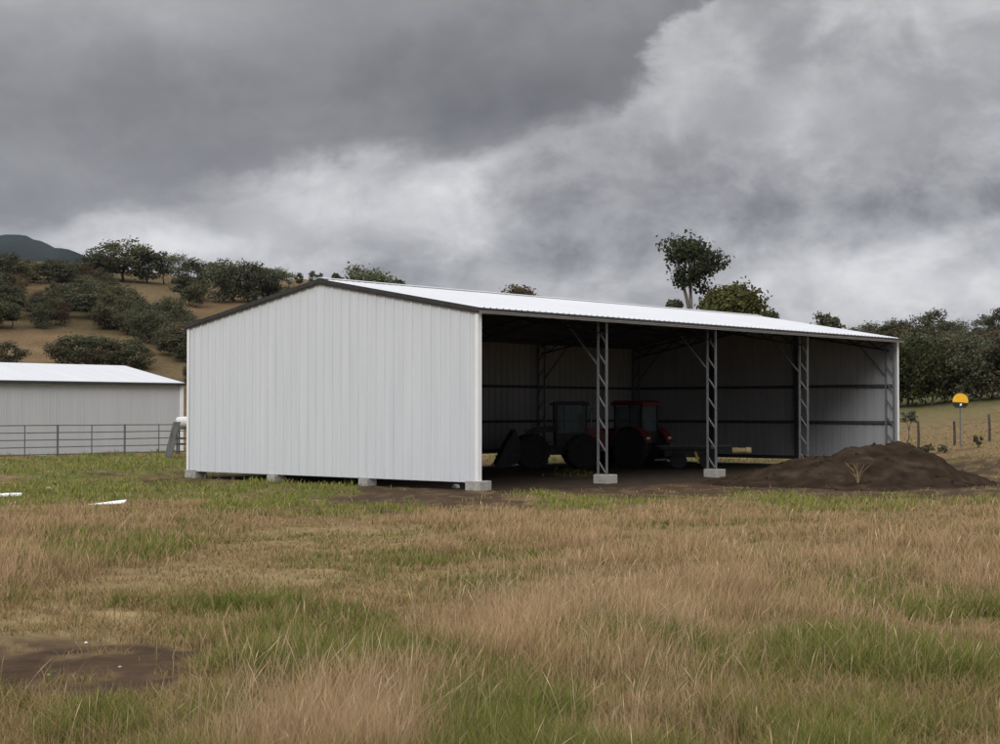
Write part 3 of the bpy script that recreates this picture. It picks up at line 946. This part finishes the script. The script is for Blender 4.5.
def make_tree(name, H, Wd, base, nclump, nleaf, leaf, cols, bark, seed, **kw):
    root = empty(name, (0, 0, 0))
    tk_ = {k: kw.pop(k) for k in ('nl', 'lean', 'forks', 'r0', 'fork') if k in kw}
    cr, cs, rs = crown_mesh('crown', H, Wd, base, nclump, nleaf, leaf, cols, seed=seed, **kw)
    tr = trunk_mesh(H, tk_.pop('fork', max(base * .95, H * .2)), cs, tk_.pop('r0', H * .022), bark, seed, **tk_)
    cr.parent = root; tr.parent = root
    return root


# far kinds, each built once at about 9 m
kinds = {}
for k, (cols, bark, args) in {
    'dark': (DARK, M['dark_bark'], dict(base=-.8, nclump=36, nleaf=3200, leaf=.44)),
    'dark_tall': (DARK, M['dark_bark'], dict(base=1.0, nclump=24, nleaf=2400, leaf=.42)),
    'olive': (OLIVE, M['dark_bark'], dict(base=-.6, nclump=36, nleaf=3200, leaf=.44)),
    'pale': (PALE, M['bark'], dict(base=3.0, nclump=15, nleaf=1500, leaf=.38)),
    'brown': (BROWN, M['dark_bark'], dict(base=-.3, nclump=26, nleaf=2100, leaf=.42)),
    'bright': (BRIGHT, M['dark_bark'], dict(base=-2.0, nclump=46, nleaf=3800, leaf=.42)),
}.items():
    kinds[k] = []
    for s_ in range(3):
        a = dict(args); 
        t = make_tree('gum_tree', 9.0, 9.0 if k != 'dark_tall' else 6.5, a.pop('base') + .3 * s_, a['nclump'], a['nleaf'], a['leaf'], cols, bark, 100 + 31 * s_ + len(k) * 7, flat=.7)
        kinds[k].append([t, False])


def plant(kind, px, py, hpx, wpx, label, group, Y=None, y_low=None):
    p = ground_at(px, py) if Y is None else Vector(((px - CX) / F * Y, Y, gz((px - CX) / F * Y, Y)))
    if Y is not None and hpx is None: pass
    v = random.choice(kinds[kind])
    t = v[0] if not v[1] else copy_tree(v[0])
    v[1] = True
    if Y is None: hpx *= 1.08; wpx *= 1.25
    hm = hpx * p.y / F; wm = wpx * p.y / F
    t.location = p
    t.rotation_euler = (0, 0, random.uniform(0, 6.28))
    w0 = 9.0 if kind != 'dark_tall' else 6.5
    t.scale = (wm / w0, wm / w0, hm / 9.0)
    tag(t, label, 'tree', group)
    return t


LG = 'gum trees on the crest of the hill beyond the low shed'
sky_lab = 'gum tree on the crest of the grassy hill against the sky'
for (k, x, y, h, w, lb) in [
    ('dark', -30, 288, 26, 44, None), ('dark', 8, 284, 28, 30, None), ('olive', 34, 283, 21, 26, None), ('dark', 60, 281, 20, 26, None), ('olive', 84, 281, 22, 24, None), ('olive', 20, 286, 22, 22, None), ('dark_tall', 47, 284, 23, 18, None), ('dark', 74, 283, 19, 20, None), ('olive', -8, 284, 27, 30, None), ('dark', 95, 282, 26, 26, None),
    ('olive', 123, 281, 38, 52, 'broadest gum tree on the hill crest with a wide domed crown'), ('dark', 104, 282, 30, 32, None), ('dark', 147, 283, 30, 34, None),
    ('dark_tall', 164, 284, 30, 20, 'slim spindly gum tree on the hill crest beside the broad domed one'), ('pale', 178, 288, 32, 22, 'pale narrow gum tree on the crest before the dark thicket'), ('dark', 190, 292, 30, 30, None),
    ('pale', 204, 291, 28, 30, 'pale thin crowned gum tree over the brown knoll'),
    ('dark', 219, 303, 36, 32, None), ('dark', 233, 302, 38, 34, None), ('dark', 248, 302, 36, 32, None), ('dark', 262, 301, 32, 30, None), ('dark', 276, 300, 28, 30, None),
    ('pale', 266, 291, 22, 22, None), ('pale', 279, 290, 21, 22, None), ('pale', 288, 290, 16, 14, None), ('dark_tall', 299, 288, 14, 8, None), ('dark_tall', 312, 287, 15, 7, 'thin dark gum tree just clear of the shed gable peak'), ('dark_tall', 319, 286, 12, 7, None)]:
    plant(k, x, y, h, w, lb or sky_lab, None if lb else LG)
WG = 'gum trees of the wood across the hillside'
wood_lab = 'dark gum tree in the dense wood across the grassy hillside'
# the wood: belt across the slope
belt = []
for x0 in range(-60, 110, 13):
    for y0 in (292, 299, 307, 316, 328):
        belt.append((x0 + random.uniform(-7, 7), y0 + random.uniform(-4, 4)))
belt = [(x, y) for x, y in belt if random.random() < .93 and not (22 < x < 52 and 290 < y < 316) and not (y > 306 and x > 70 and y > 318 - (x - 70) * .0 and x < 88)]
for x0 in range(92, 192, 11):
    yb = 306 + (x0 - 92) * .43
    for d in (-6, 4, 14):
        belt.append((x0 + random.uniform(-5, 5), yb + d + random.uniform(-3, 3)))
belt += [(182, 300), (190, 306), (196, 300), (196, 308)]
for x, y in sorted(belt, key=lambda q: q[1]):
    if x > 176 and y < 298: continue
    h = 16 + (y - 290) * .15 + random.uniform(-4, 7); h += 3; w = h * random.uniform(.65, 1.15)
    plant(random.choices(['dark', 'olive', 'dark_tall', 'brown'], [4, 4, 3, 1])[0], x, y, h, w, wood_lab, WG)
CG = 'gum trees in the clump above the low shed roof'
for (k, x, y, h, w) in [('olive', 62, 366, 26, 30), ('dark', 78, 367, 30, 34), ('dark', 97, 368, 30, 36), ('brown', 112, 369, 26, 26), ('dark', 126, 369, 28, 32), ('dark', 141, 370, 24, 26), ('olive', 88, 370, 20, 24)]:
    plant(k, x, y, h, w, 'low dark gum tree in the clump above the low shed roof', CG)
plant('dark', 6, 367, 22, 34, 'lone dark gum tree over the roof of the low shed at picture edge', None)
plant('dark', 170, 356, 26, 26, 'dark gum tree at the lower end of the wood beside the gable', None)
plant('dark', 183, 362, 24, 22, 'small dark gum tree half hidden by the shed gable edge', None)
plant('brown', 40, 312, 20, 18, 'brownish half dead gum tree in the bare patch of the hillside', None)
plant('dark', 188, 386, 18, 9, 'dark bush in the gap between the two sheds', None)

# beyond the paddock
RG = 'trees of the dense bush beyond the paddock'
rl = 'dark green tree in the dense bush behind the paddock'
for x0 in range(780, 1100, 16):
    for y0, h in ((352, 22), (362, 24), (373, 28), (384, 34)):
        x = x0 + random.uniform(-8, 8)
        plant(random.choices(['dark', 'olive', 'bright', 'brown'], [5, 3, 2, 2])[0], x, y0 + random.uniform(-3, 3), h + random.uniform(-3, 5), (h + 6) * random.uniform(.9, 1.3), rl, RG)
for (k, x, y, h, w) in [('bright', 884, 408, 70, 62), ('bright', 908, 407, 66, 52), ('bright', 932, 406, 60, 46), ('olive', 957, 403, 56, 44), ('dark', 980, 401, 58, 48), ('olive', 1004, 399, 60, 52), ('dark', 1036, 397, 60, 52), ('bright', 860, 409, 60, 56), ('olive', 1064, 395, 64, 52), ('dark', 945, 402, 48, 40), ('dark', 992, 399, 50, 40)]:
    plant(k, x, y, h, w, 'dense bushy tree at the front of the bush along the paddock', 'front trees of the bush beyond the paddock')
for (k, x, y, h, w, lb) in [('dark', 872, 352, 27, 24, 'dark tree top showing over the far corner of the shed roof'), ('dark', 897, 352, 30, 32, 'round dark tree on the bush skyline next to the far shed corner'), ('dark', 929, 349, 36, 34, 'tallest tree on the bush skyline with flat topped crown'),
                            ('dark', 953, 350, 27, 36, 'wide low tree on the bush skyline beside the tallest'), ('dark_tall', 983, 350, 32, 20, 'upright dark tree on the bush skyline above the wire fence post'), ('dark_tall', 1000, 350, 38, 22, 'dark tree on the bush skyline cut by the picture edge')]:
    plant(k, x, y, h, w, lb, None)

# trees close behind the shed, showing over its roof
def bias_gum(c, g):
    return True


Yt = 118.0
p = Vector(((692 - CX) / F * Yt, Yt, 0)); p.z = gz(p.x, p.y)
Ht = CH + (411.35 - 236) / F * Yt - p.z
gum = make_tree('gum_tree', Ht, 5.0, Ht - 4.9, 26, 3600, .26, ((.018, .024, .012), (.058, .068, .032)), M['bark'], 4242, flat=.8, fork=Ht - 6.2, r0=.26, nl=16, forks=3, lean=.015)
gum.location = p; gum.rotation_euler = (0, 0, .6)
tag(gum, 'tall gum tree with pale forked limbs rising over the shed roof', 'tree')
Yt = 112.0
p = Vector(((733 - CX) / F * Yt, Yt, 0)); p.z = gz(p.x, p.y)
Ht = CH + (411.35 - 287) / F * Yt - p.z
t = make_tree('broad_tree', Ht, 5.1, Ht - 4.4, 64, 15000, .27, ((.042, .044, .013), (.105, .105, .034)), M['bark'], 515, flat=.95, r0=.25)
t.location = p
tag(t, 'dense rounded olive green tree beside the tall gum over the roof', 'tree')
for (kind, x, ytop, w, Y, lb) in [('dark', 828, 314, 32, 150, 'dark rounded tree top over the low far end of the shed roof'), ('brown', 524, 286, 34, 190, 'brownish tree top just clear of the long roof ridge'),
                                  ('olive', 356, 266, 46, 230, 'broad tree top over the roof just past the gable peak'), ('pale', 372, 271, 34, 225, 'thin pale tree top over the roof beside the broad one'),
                                  ('dark', 398, 280, 14, 220, 'small dark tree top on the roof line past the pale one'), ('dark', 768, 312, 16, 130, 'small tree top beside the rounded olive tree at the roof line'), ('dark_tall', 676, 301, 16, 126, 'small dark tree crown at the foot of the tall gum over the roof'), ('dark_tall', 336, 274, 10, 230, 'tiny dark tree top beside the gable peak')]:
    X = (x - CX) / F * Y; z = gz(X, Y)
    Ht = CH + (411.35 - ytop) / F * Y - z; wm = max(w * 1.3 * Y / F, 1.6)
    t = make_tree('gum_tree', Ht, wm, max(Ht - wm * .95, Ht * .25), 22, int(900 + 1100 * wm / 3), .30 if Y < 200 else .38, {'dark': DARK, 'brown': BROWN, 'olive': OLIVE, 'pale': PALE, 'dark_tall': DARK}[kind], M['dark_bark'], int(x), flat=.85, r0=.16)
    t.location = (X, Y, z); tag(t, lb, 'tree')

# grey sapling and weeds in the paddock
sp = Vector(((907 - CX) / F * 84, 84, 0)); sp.z = gz(sp.x, sp.y)
t = make_tree('sapling', 1.95, 1.15, 1.05, 9, 420, .12, ((.055, .06, .045), (.13, .135, .10)), M['dark_bark'], 99, r0=.035)
t.location = sp; tag(t, 'grey leaved sapling in the paddock beside the far shed corner', 'sapling')
for (x, y, h, w, lb) in [(925, 420, .5, .8, 'low dark shrub in the paddock before the sapling'), (938, 421, .42, 1.1, 'wide low dark shrub between sapling and round sign'), (978, 432, .6, .5, 'scrubby weed at the foot of the fence post past the sign')]:
    Y = 76; X = (x - CX) / F * Y
    t = make_tree('shrub', h, w, .08, 8, 260, .1, OLIVE, M['dark_bark'], int(x), r0=.02)
    t.location = (X, Y, gz(X, Y)); tag(t, lb, 'shrub')

# remove unused source trees
for k in kinds.values():
    for t, used in k:
        if not used:
            for ch in list(t.children): bpy.data.objects.remove(ch)
            bpy.data.objects.remove(t)


# ------------------------------------------------------------------ grass
def blades(name, P, h, w, lean, az, colb, colt, levels, label=None):
    """levels: list of (height share, width share); the tip closes the blade"""
    n = len(P); k = len(levels)
    fa = rng.uniform(0, 2 * np.pi, n)
    side = np.stack([np.cos(fa), np.sin(fa), np.zeros(n)], 1)
    ld = np.stack([np.cos(az), np.sin(az), np.zeros(n)], 1)
    nv = 2 * k + 1
    V = np.empty((n, nv, 3), np.float32); C = np.empty((n, nv, 3), np.float32)
    for i, (a, b) in enumerate(levels):
        c = P + np.array([0, 0, 1]) * (h * a * (1 - .35 * lean * a))[:, None] + ld * (h * lean * a ** 1.8)[:, None]
        V[:, 2 * i] = c - side * (w * b / 2)[:, None]; V[:, 2 * i + 1] = c + side * (w * b / 2)[:, None]
        q = colb * (1 - a) + colt * a
        C[:, 2 * i] = q; C[:, 2 * i + 1] = q
    V[:, -1] = P + np.array([0, 0, 1]) * (h * (1 - .35 * lean))[:, None] + ld * (h * lean)[:, None]; C[:, -1] = colt
    face = []
    for i in range(k - 1): face += [2 * i, 2 * i + 1, 2 * i + 3, 2 * i + 2]
    face += [2 * k - 2, 2 * k - 1, 2 * k]
    lp_ = (np.arange(n) * nv)[:, None] + np.array(face)[None]
    st1 = np.array([4 * i for i in range(k)]); per = len(face)
    st = (np.arange(n) * per)[:, None] + st1[None]
    tot = np.tile(np.array([4] * (k - 1) + [3]), n)
    o = np_mesh(name, V.reshape(-1, 3), lp_.ravel(), st.ravel(), tot, M['grass'], C.reshape(-1, 3))
    return tag(o, label, None, None, 'stuff')


def sample(n, y0, y1, power, half=.45):
    a = rng.uniform(-half, half, n); t = rng.uniform(0, 1, n); e = 1 - power
    Y = (y0 ** e + t * (y1 ** e - y0 ** e)) ** (1 / e)
    X = np.tan(a) * Y
    return X, Y


def keep(X, Y, *arr):
    pass


def jitter(c, n, s_=.2):
    return np.asarray(c)[None] * (1 + rng.uniform(-s_, s_, n))[:, None]


def outside_walls(X, Y):
    u, v = to_uv(X, Y)
    return ~((u > -.15) & (u < L + .15) & (v > -.2) & (v < W + .2))


# tall dry grass in tussocks
X, Y = sample(620000, 4.2, 100, 1.8)
tall, green, dirt, track, n3, pad = cover(X, Y)
cl_ = fbm(X * 2.2, Y * 2.2, 2)
cl2 = sstep(.32, .62, fbm(X * .55 + 33, Y * .45 + 3, 3))
pk = np.clip(tall * (1.1 * sstep(.36, .62, cl_) + .05) * (.22 + .95 * cl2) - green * .45, 0, 1) * outside_walls(X, Y)
mk = rng.uniform(0, 1, len(X)) < pk
X, Y, tl, gr = X[mk], Y[mk], tall[mk], green[mk]; n = len(X)
P = np.stack([X, Y, terrain(X, Y) - .02], 1)
hh = (.09 + .37 * fbm(X * .5 + 20, Y * .5, 3)) * rng.uniform(.5, 1.4, n) * (.5 + .5 * tl) * (1 - .45 * sstep(32, 46, Y))
ww = np.maximum(.0026, Y * .00042) * rng.uniform(.7, 1.3, n)
wind = -.6 + 1.2 * fbm(X * .4, Y * .4 + 50, 2) * 3 + rng.normal(0, 1.3, n)
tone = fbm(X * .7 + 60, Y * .7, 3)[:, None]
cb = jitter((.23, .16, .085), n, .3); ct = (1 - tone) * np.array([.50, .325, .20]) + tone * np.array([.48, .345, .175]); ct = ct * rng.uniform(.7, 1.3, n)[:, None]
blades('tall_dry_grass', P, hh, ww, np.clip(rng.normal(.34, .2, n), .03, .95), wind, cb, ct, [(0, 1), (.4, .85), (.75, .55)])

# fine seed stalks above it
X, Y = sample(30000, 4.2, 60, 1.7)
tall, green, dirt, track, n3, pad = cover(X, Y)
mk = (rng.uniform(0, 1, len(X)) < np.clip(tall * .8 + .05, 0, 1) * (1 - .72 * sstep(11, 20, Y)) * (dirt < .3) * sstep(.35, .6, fbm(X * .6 + 5, Y * .6, 3))) & outside_walls(X, Y)
X, Y, tl = X[mk], Y[mk], tall[mk]; n = len(X)
P = np.stack([X, Y, terrain(X, Y) - .02], 1)
hh = rng.uniform(.3, .72, n) * (.7 + .3 * tl) * (1 - .4 * sstep(30, 46, Y))
ww = np.maximum(.0016, Y * .00026) * rng.uniform(.8, 1.2, n)
blades('seed_stalk_grass', P, hh, ww, np.clip(rng.normal(.3, .2, n), .03, .9), rng.normal(.9, 1.2, n), jitter((.25, .19, .11), n), jitter((.44, .32, .20), n, .3), [(0, 1), (.5, .9), (.76, .8), (.86, 2.3)])

# short grass, green to straw
X, Y = sample(900000, 3.8, 105, 1.75)
tall, green, dirt, track, n3, pad = cover(X, Y)
cl_ = fbm(X * 3 + 11, Y * 3, 2)
pk = np.clip((.66 - .22 * track + .55 * green) * (1 - dirt * 1.25) * (.45 + 1.1 * sstep(.3, .6, cl_)), 0, 1)
pk = np.where(outside_walls(X, Y), pk, pk * (green > .45))
mk = rng.uniform(0, 1, len(X)) < pk
X, Y, tl, gr, tr_ = X[mk], Y[mk], tall[mk], green[mk], track[mk]; n = len(X)
P = np.stack([X, Y, terrain(X, Y) - .015], 1)
hh = (.07 + .13 * gr * (1 - .4 * tr_) + .05 * tl) * rng.uniform(.5, 1.5, n) * np.where(Y < 14, 1.15, 1)
ww = np.maximum(.0032, Y * .00055) * rng.uniform(.7, 1.35, n)
isg = rng.uniform(0, 1, n) < np.clip(gr * 1.1 - .0 + .35 * (fbm(X * 1.4 + 90, Y * 1.2, 3) - .5), .1, .8)
gt_ = fbm(X * 1.1 + 70, Y * 1.1, 3)[:, None]
gc = ((1 - gt_) * np.array([.125, .155, .030]) + gt_ * np.array([.215, .225, .055])) * (1 + .35 * sstep(28, 40, Y))[:, None]
dc = np.array([.36, .255, .13])
ct = np.where(isg[:, None], gc, dc[None]) * rng.uniform(.6, 1.4, n)[:, None]
blades('short_grass', P, hh, ww, np.clip(rng.normal(.5, .25, n), .05, 1.2), rng.uniform(0, 6.28, n), ct * .62, ct, [(0, 1), (.5, .85)])

# dry weed on the mound
wd = tag(empty('dead_weed', (0, 0, 0)), 'spindly straw coloured weed standing on the front of the mound', 'weed')
wx, wy = at(858, 478, 50.6).x, 50.6
wd.location = (wx, wy, max(mound_z(wx, wy), gz(wx, wy)))
m = MB()
for k in range(11):
    a = random.uniform(0, 6.28); h = random.uniform(.35, .8); l_ = random.uniform(.1, .45)
    m.tube([(0, 0, -.05), (math.cos(a) * l_ * .3, math.sin(a) * l_ * .3, h * .55), (math.cos(a) * l_, math.sin(a) * l_, h)], [.008, .006, .003], 4)
m.build('stem', mottled('dead_stem', (.25, .18, .1), (.4, .3, .17), 8, .9), wd)


# ------------------------------------------------------------------ world: overcast sky
world = bpy.data.worlds.new('World'); scene.world = world; world.use_nodes = True
nt = world.node_tree; nt.nodes.clear()


def num(x): return x


def mth(op, a, b=None, c=None, clamp=False):
    n = nt.nodes.new('ShaderNodeMath'); n.operation = op; n.use_clamp = clamp
    for i, q in enumerate((a, b, c)):
        if q is None: continue
        if isinstance(q, (int, float)): n.inputs[i].default_value = q
        else: nt.links.new(q, n.inputs[i])
    return n.outputs[0]


def smooth(x, a, b, lo=0.0, hi=1.0):
    n = nt.nodes.new('ShaderNodeMapRange'); n.interpolation_type = 'SMOOTHSTEP'
    nt.links.new(x, n.inputs[0])
    for i, q in enumerate((a, b, lo, hi)): n.inputs[i + 1].default_value = q
    return n.outputs[0]


tc = nt.nodes.new('ShaderNodeTexCoord'); sx = nt.nodes.new('ShaderNodeSeparateXYZ'); nt.links.new(tc.outputs['Generated'], sx.inputs[0])
az0 = mth('ARCTAN2', sx.outputs[0], sx.outputs[1]); el0 = mth('ARCSINE', sx.outputs[2])


def noise(scale, stretch=(1, 1, 2.2), detail=6, rough=.55, dist=0.0, off=(0, 0, 0)):
    mp = nt.nodes.new('ShaderNodeMapping'); mp.inputs['Scale'].default_value = stretch; mp.inputs['Location'].default_value = off
    nt.links.new(tc.outputs['Generated'], mp.inputs['Vector'])
    n = nt.nodes.new('ShaderNodeTexNoise'); n.inputs['Scale'].default_value = scale; n.inputs['Detail'].default_value = detail
    n.inputs['Roughness'].default_value = rough; n.inputs['Distortion'].default_value = dist
    nt.links.new(mp.outputs[0], n.inputs['Vector'])
    return mth('SUBTRACT', n.outputs['Fac'], .5)


nA = noise(9, (1, 1, 1.9), 6, .58, .3, (3.1, 1.7, .4)); nB = noise(9, (1, 1, 1.9), 6, .58, .3, (8.3, 4.2, 2.2))
nC = noise(5.5, (1, 1, 1.9), 7, .56, .35, (1.4, 9.1, 5.2)); nD = noise(20, (1, 1, 1.35), 6, .58, .3, (5.5, 2.3, 7.7)); nE = noise(55, (1, 1, 1.2), 5, .58, .3, (2.5, 6.3, 3.7))
az = mth('ADD', az0, mth('MULTIPLY', nA, .10)); el = mth('ADD', el0, mth('MULTIPLY', nB, .06))


def gauss(px, py, rx, ry, amp):
    a = (px - 500) / F; e = (411.35 - py) / F
    qa = mth('POWER', mth('ABSOLUTE', mth('MULTIPLY', mth('SUBTRACT', az, a), F / rx)), 2.0)
    qe = mth('POWER', mth('ABSOLUTE', mth('MULTIPLY', mth('SUBTRACT', el, e), F / ry)), 2.0)
    return mth('MULTIPLY', mth('EXPONENT', mth('MULTIPLY', mth('ADD', qa, qe), -1.0)), amp)


# lower edge of the dark cloud bank against azimuth
fc = nt.nodes.new('ShaderNodeFloatCurve'); cv = fc.mapping.curves[0]
edge = [(-400, 262), (-100, 252), (60, 244), (120, 228), (200, 205), (290, 184), (380, 172), (470, 158), (545, 140), (610, 118), (650, 92), (680, 55), (705, 5), (760, -90), (900, -200)]
pts_ = [((x + 400) / 1600, (411.35 - y) / F / .5) for x, y in edge]
cv.points[0].location = pts_[0]; cv.points[1].location = (1, pts_[-1][1])
for q in pts_[1:]: cv.points.new(*q)
fc.mapping.update()
ain = mth('MULTIPLY_ADD', az, F / 1600, (500 + 400) / 1600, clamp=True)
nt.links.new(ain, fc.inputs['Value'])
edge_el = mth('MULTIPLY', fc.outputs[0], .5)
rel = mth('SUBTRACT', el, edge_el)
bank = smooth(mth('ADD', rel, mth('ADD', mth('MULTIPLY', nD, .035), mth('MULTIPLY', nE, .012))), -.006, .015)
# brightness of the thinner cloud and of the bank
puff = smooth(mth('ADD', nC, mth('MULTIPLY', nD, .55)), -.17, .17)
wisp = smooth(mth('ADD', nD, mth('MULTIPLY', nE, .5)), -.2, .2)
lo = mth('ADD', mth('MULTIPLY_ADD', puff, .19, .335), mth('MULTIPLY', wisp, .075))
for g_ in [gauss(300, 206, 80, 26, .17), gauss(432, 207, 70, 36, .28), gauss(225, 245, 120, 22, .22), gauss(685, 85, 40, 60, .16), gauss(800, 140, 90, 40, .09), gauss(890, 278, 200, 28, .27), gauss(980, 30, 140, 80, .05),
           gauss(400, 262, 90, 24, -.13), gauss(560, 235, 90, 52, -.16), gauss(880, 208, 170, 38, -.20), gauss(690, 165, 60, 50, -.07), gauss(140, 262, 70, 20, .16)]:
    lo = mth('ADD', lo, g_)
hi = mth('ADD', mth('MULTIPLY_ADD', puff, .045, .212), mth('MULTIPLY', wisp, .02))
for g_ in [gauss(-20, -10, 220, 70, .20), gauss(180, 20, 140, 40, .07), gauss(100, 190, 200, 60, .04), gauss(520, 105, 150, 36, -.05), gauss(480, 10, 200, 40, .03)]:
    hi = mth('ADD', hi, g_)
mixn = nt.nodes.new('ShaderNodeMix'); mixn.data_type = 'FLOAT'
nt.links.new(bank, mixn.inputs[0]); nt.links.new(lo, mixn.inputs[2]); nt.links.new(hi, mixn.inputs[3])
val = mth('MAXIMUM', mixn.outputs[0], .1)
# overhead and behind the camera the cloud is thin and bright
up = smooth(el0, .29, .85)
back = smooth(sx.outputs[1], .35, -.5)
thin = mth('MULTIPLY', mth('MAXIMUM', mth('MULTIPLY', up, 1.75), mth('MULTIPLY', back, .33)), mth('MULTIPLY_ADD', nC, .8, 1.0))
val = mth('ADD', mth('MULTIPLY', val, mth('SUBTRACT', 1.0, mth('MULTIPLY', mth('MAXIMUM', up, back), .8))), thin)
cr = nt.nodes.new('ShaderNodeValToRGB'); e_ = cr.color_ramp.elements
e_[0].position = 0.1; e_[0].color = (.965, .96, 1.0, 1); e_[1].position = .7; e_[1].color = (.985, .985, 1.0, 1)
nt.links.new(val, cr.inputs[0])
bg = nt.nodes.new('ShaderNodeBackground'); nt.links.new(cr.outputs[0], bg.inputs[0]); nt.links.new(val, bg.inputs[1])
SUN_EL, SUN_AZ = R(33), R(198)                       # azimuth clockwise from +Y, so behind the camera and to its left
sky = nt.nodes.new('ShaderNodeTexSky'); sky.sky_type = 'NISHITA'; sky.sun_disc = False; sky.sun_elevation = SUN_EL; sky.sun_rotation = SUN_AZ
bg2 = nt.nodes.new('ShaderNodeBackground'); nt.links.new(sky.outputs[0], bg2.inputs[0]); bg2.inputs[1].default_value = .06
ms = nt.nodes.new('ShaderNodeMixShader'); ms.inputs[0].default_value = .03
nt.links.new(bg.outputs[0], ms.inputs[1]); nt.links.new(bg2.outputs[0], ms.inputs[2])
wo = nt.nodes.new('ShaderNodeOutputWorld'); nt.links.new(ms.outputs[0], wo.inputs[0])
world.cycles.sampling_method = 'MANUAL'; world.cycles.sample_map_resolution = 1024

sun = bpy.data.lights.new('sun', 'SUN'); sun.energy = 1.5; sun.angle = R(28); sun.color = (1, .985, .96)
so = bpy.data.objects.new('sun', sun); COL.objects.link(so)
d = Vector((math.sin(SUN_AZ) * math.cos(SUN_EL), math.cos(SUN_AZ) * math.cos(SUN_EL), math.sin(SUN_EL)))
so.rotation_euler = d.to_track_quat('Z', 'Y').to_euler(); so.location = (0, -20, 60)

# ------------------------------------------------------------------ damp air
HAZE = .000028
hz = MB(); hz.box((0, 0, 190), (7600, 7600, 470))
hm_ = bpy.data.materials.new('haze'); hm_.use_nodes = True
hn = hm_.node_tree; hn.nodes.remove(hn.nodes['Principled BSDF'])
pv = hn.nodes.new('ShaderNodeVolumePrincipled'); pv.inputs['Color'].default_value = (.52, .68, 1.0, 1); pv.inputs['Density'].default_value = HAZE; pv.inputs['Anisotropy'].default_value = .2
hn.links.new(pv.outputs[0], hn.nodes['Material Output'].inputs['Volume'])
hz.build('haze', hm_)['kind'] = 'stuff'

# ------------------------------------------------------------------ camera and render settings
cam = bpy.data.cameras.new('camera'); cam.sensor_width = 36; cam.lens = 36 * F / 1000; cam.clip_end = 20000; cam.clip_start = .05
co = bpy.data.objects.new('camera', cam); COL.objects.link(co)
co.location = (0, 0, CH); co.rotation_euler = (math.pi / 2 + PITCH, 0, 0)
scene.camera = co
vs_ = scene.view_settings
vs_.view_transform = 'Standard'; vs_.look = 'None'; vs_.gamma = 1; vs_.exposure = 0; vs_.use_curve_mapping = False
cy_ = scene.cycles
cy_.use_denoising = True; cy_.denoiser = 'OPENIMAGEDENOISE'; cy_.denoising_input_passes = 'RGB_ALBEDO_NORMAL'
cy_.max_bounces = 8; cy_.diffuse_bounces = 5; cy_.caustics_reflective = False; cy_.caustics_refractive = False
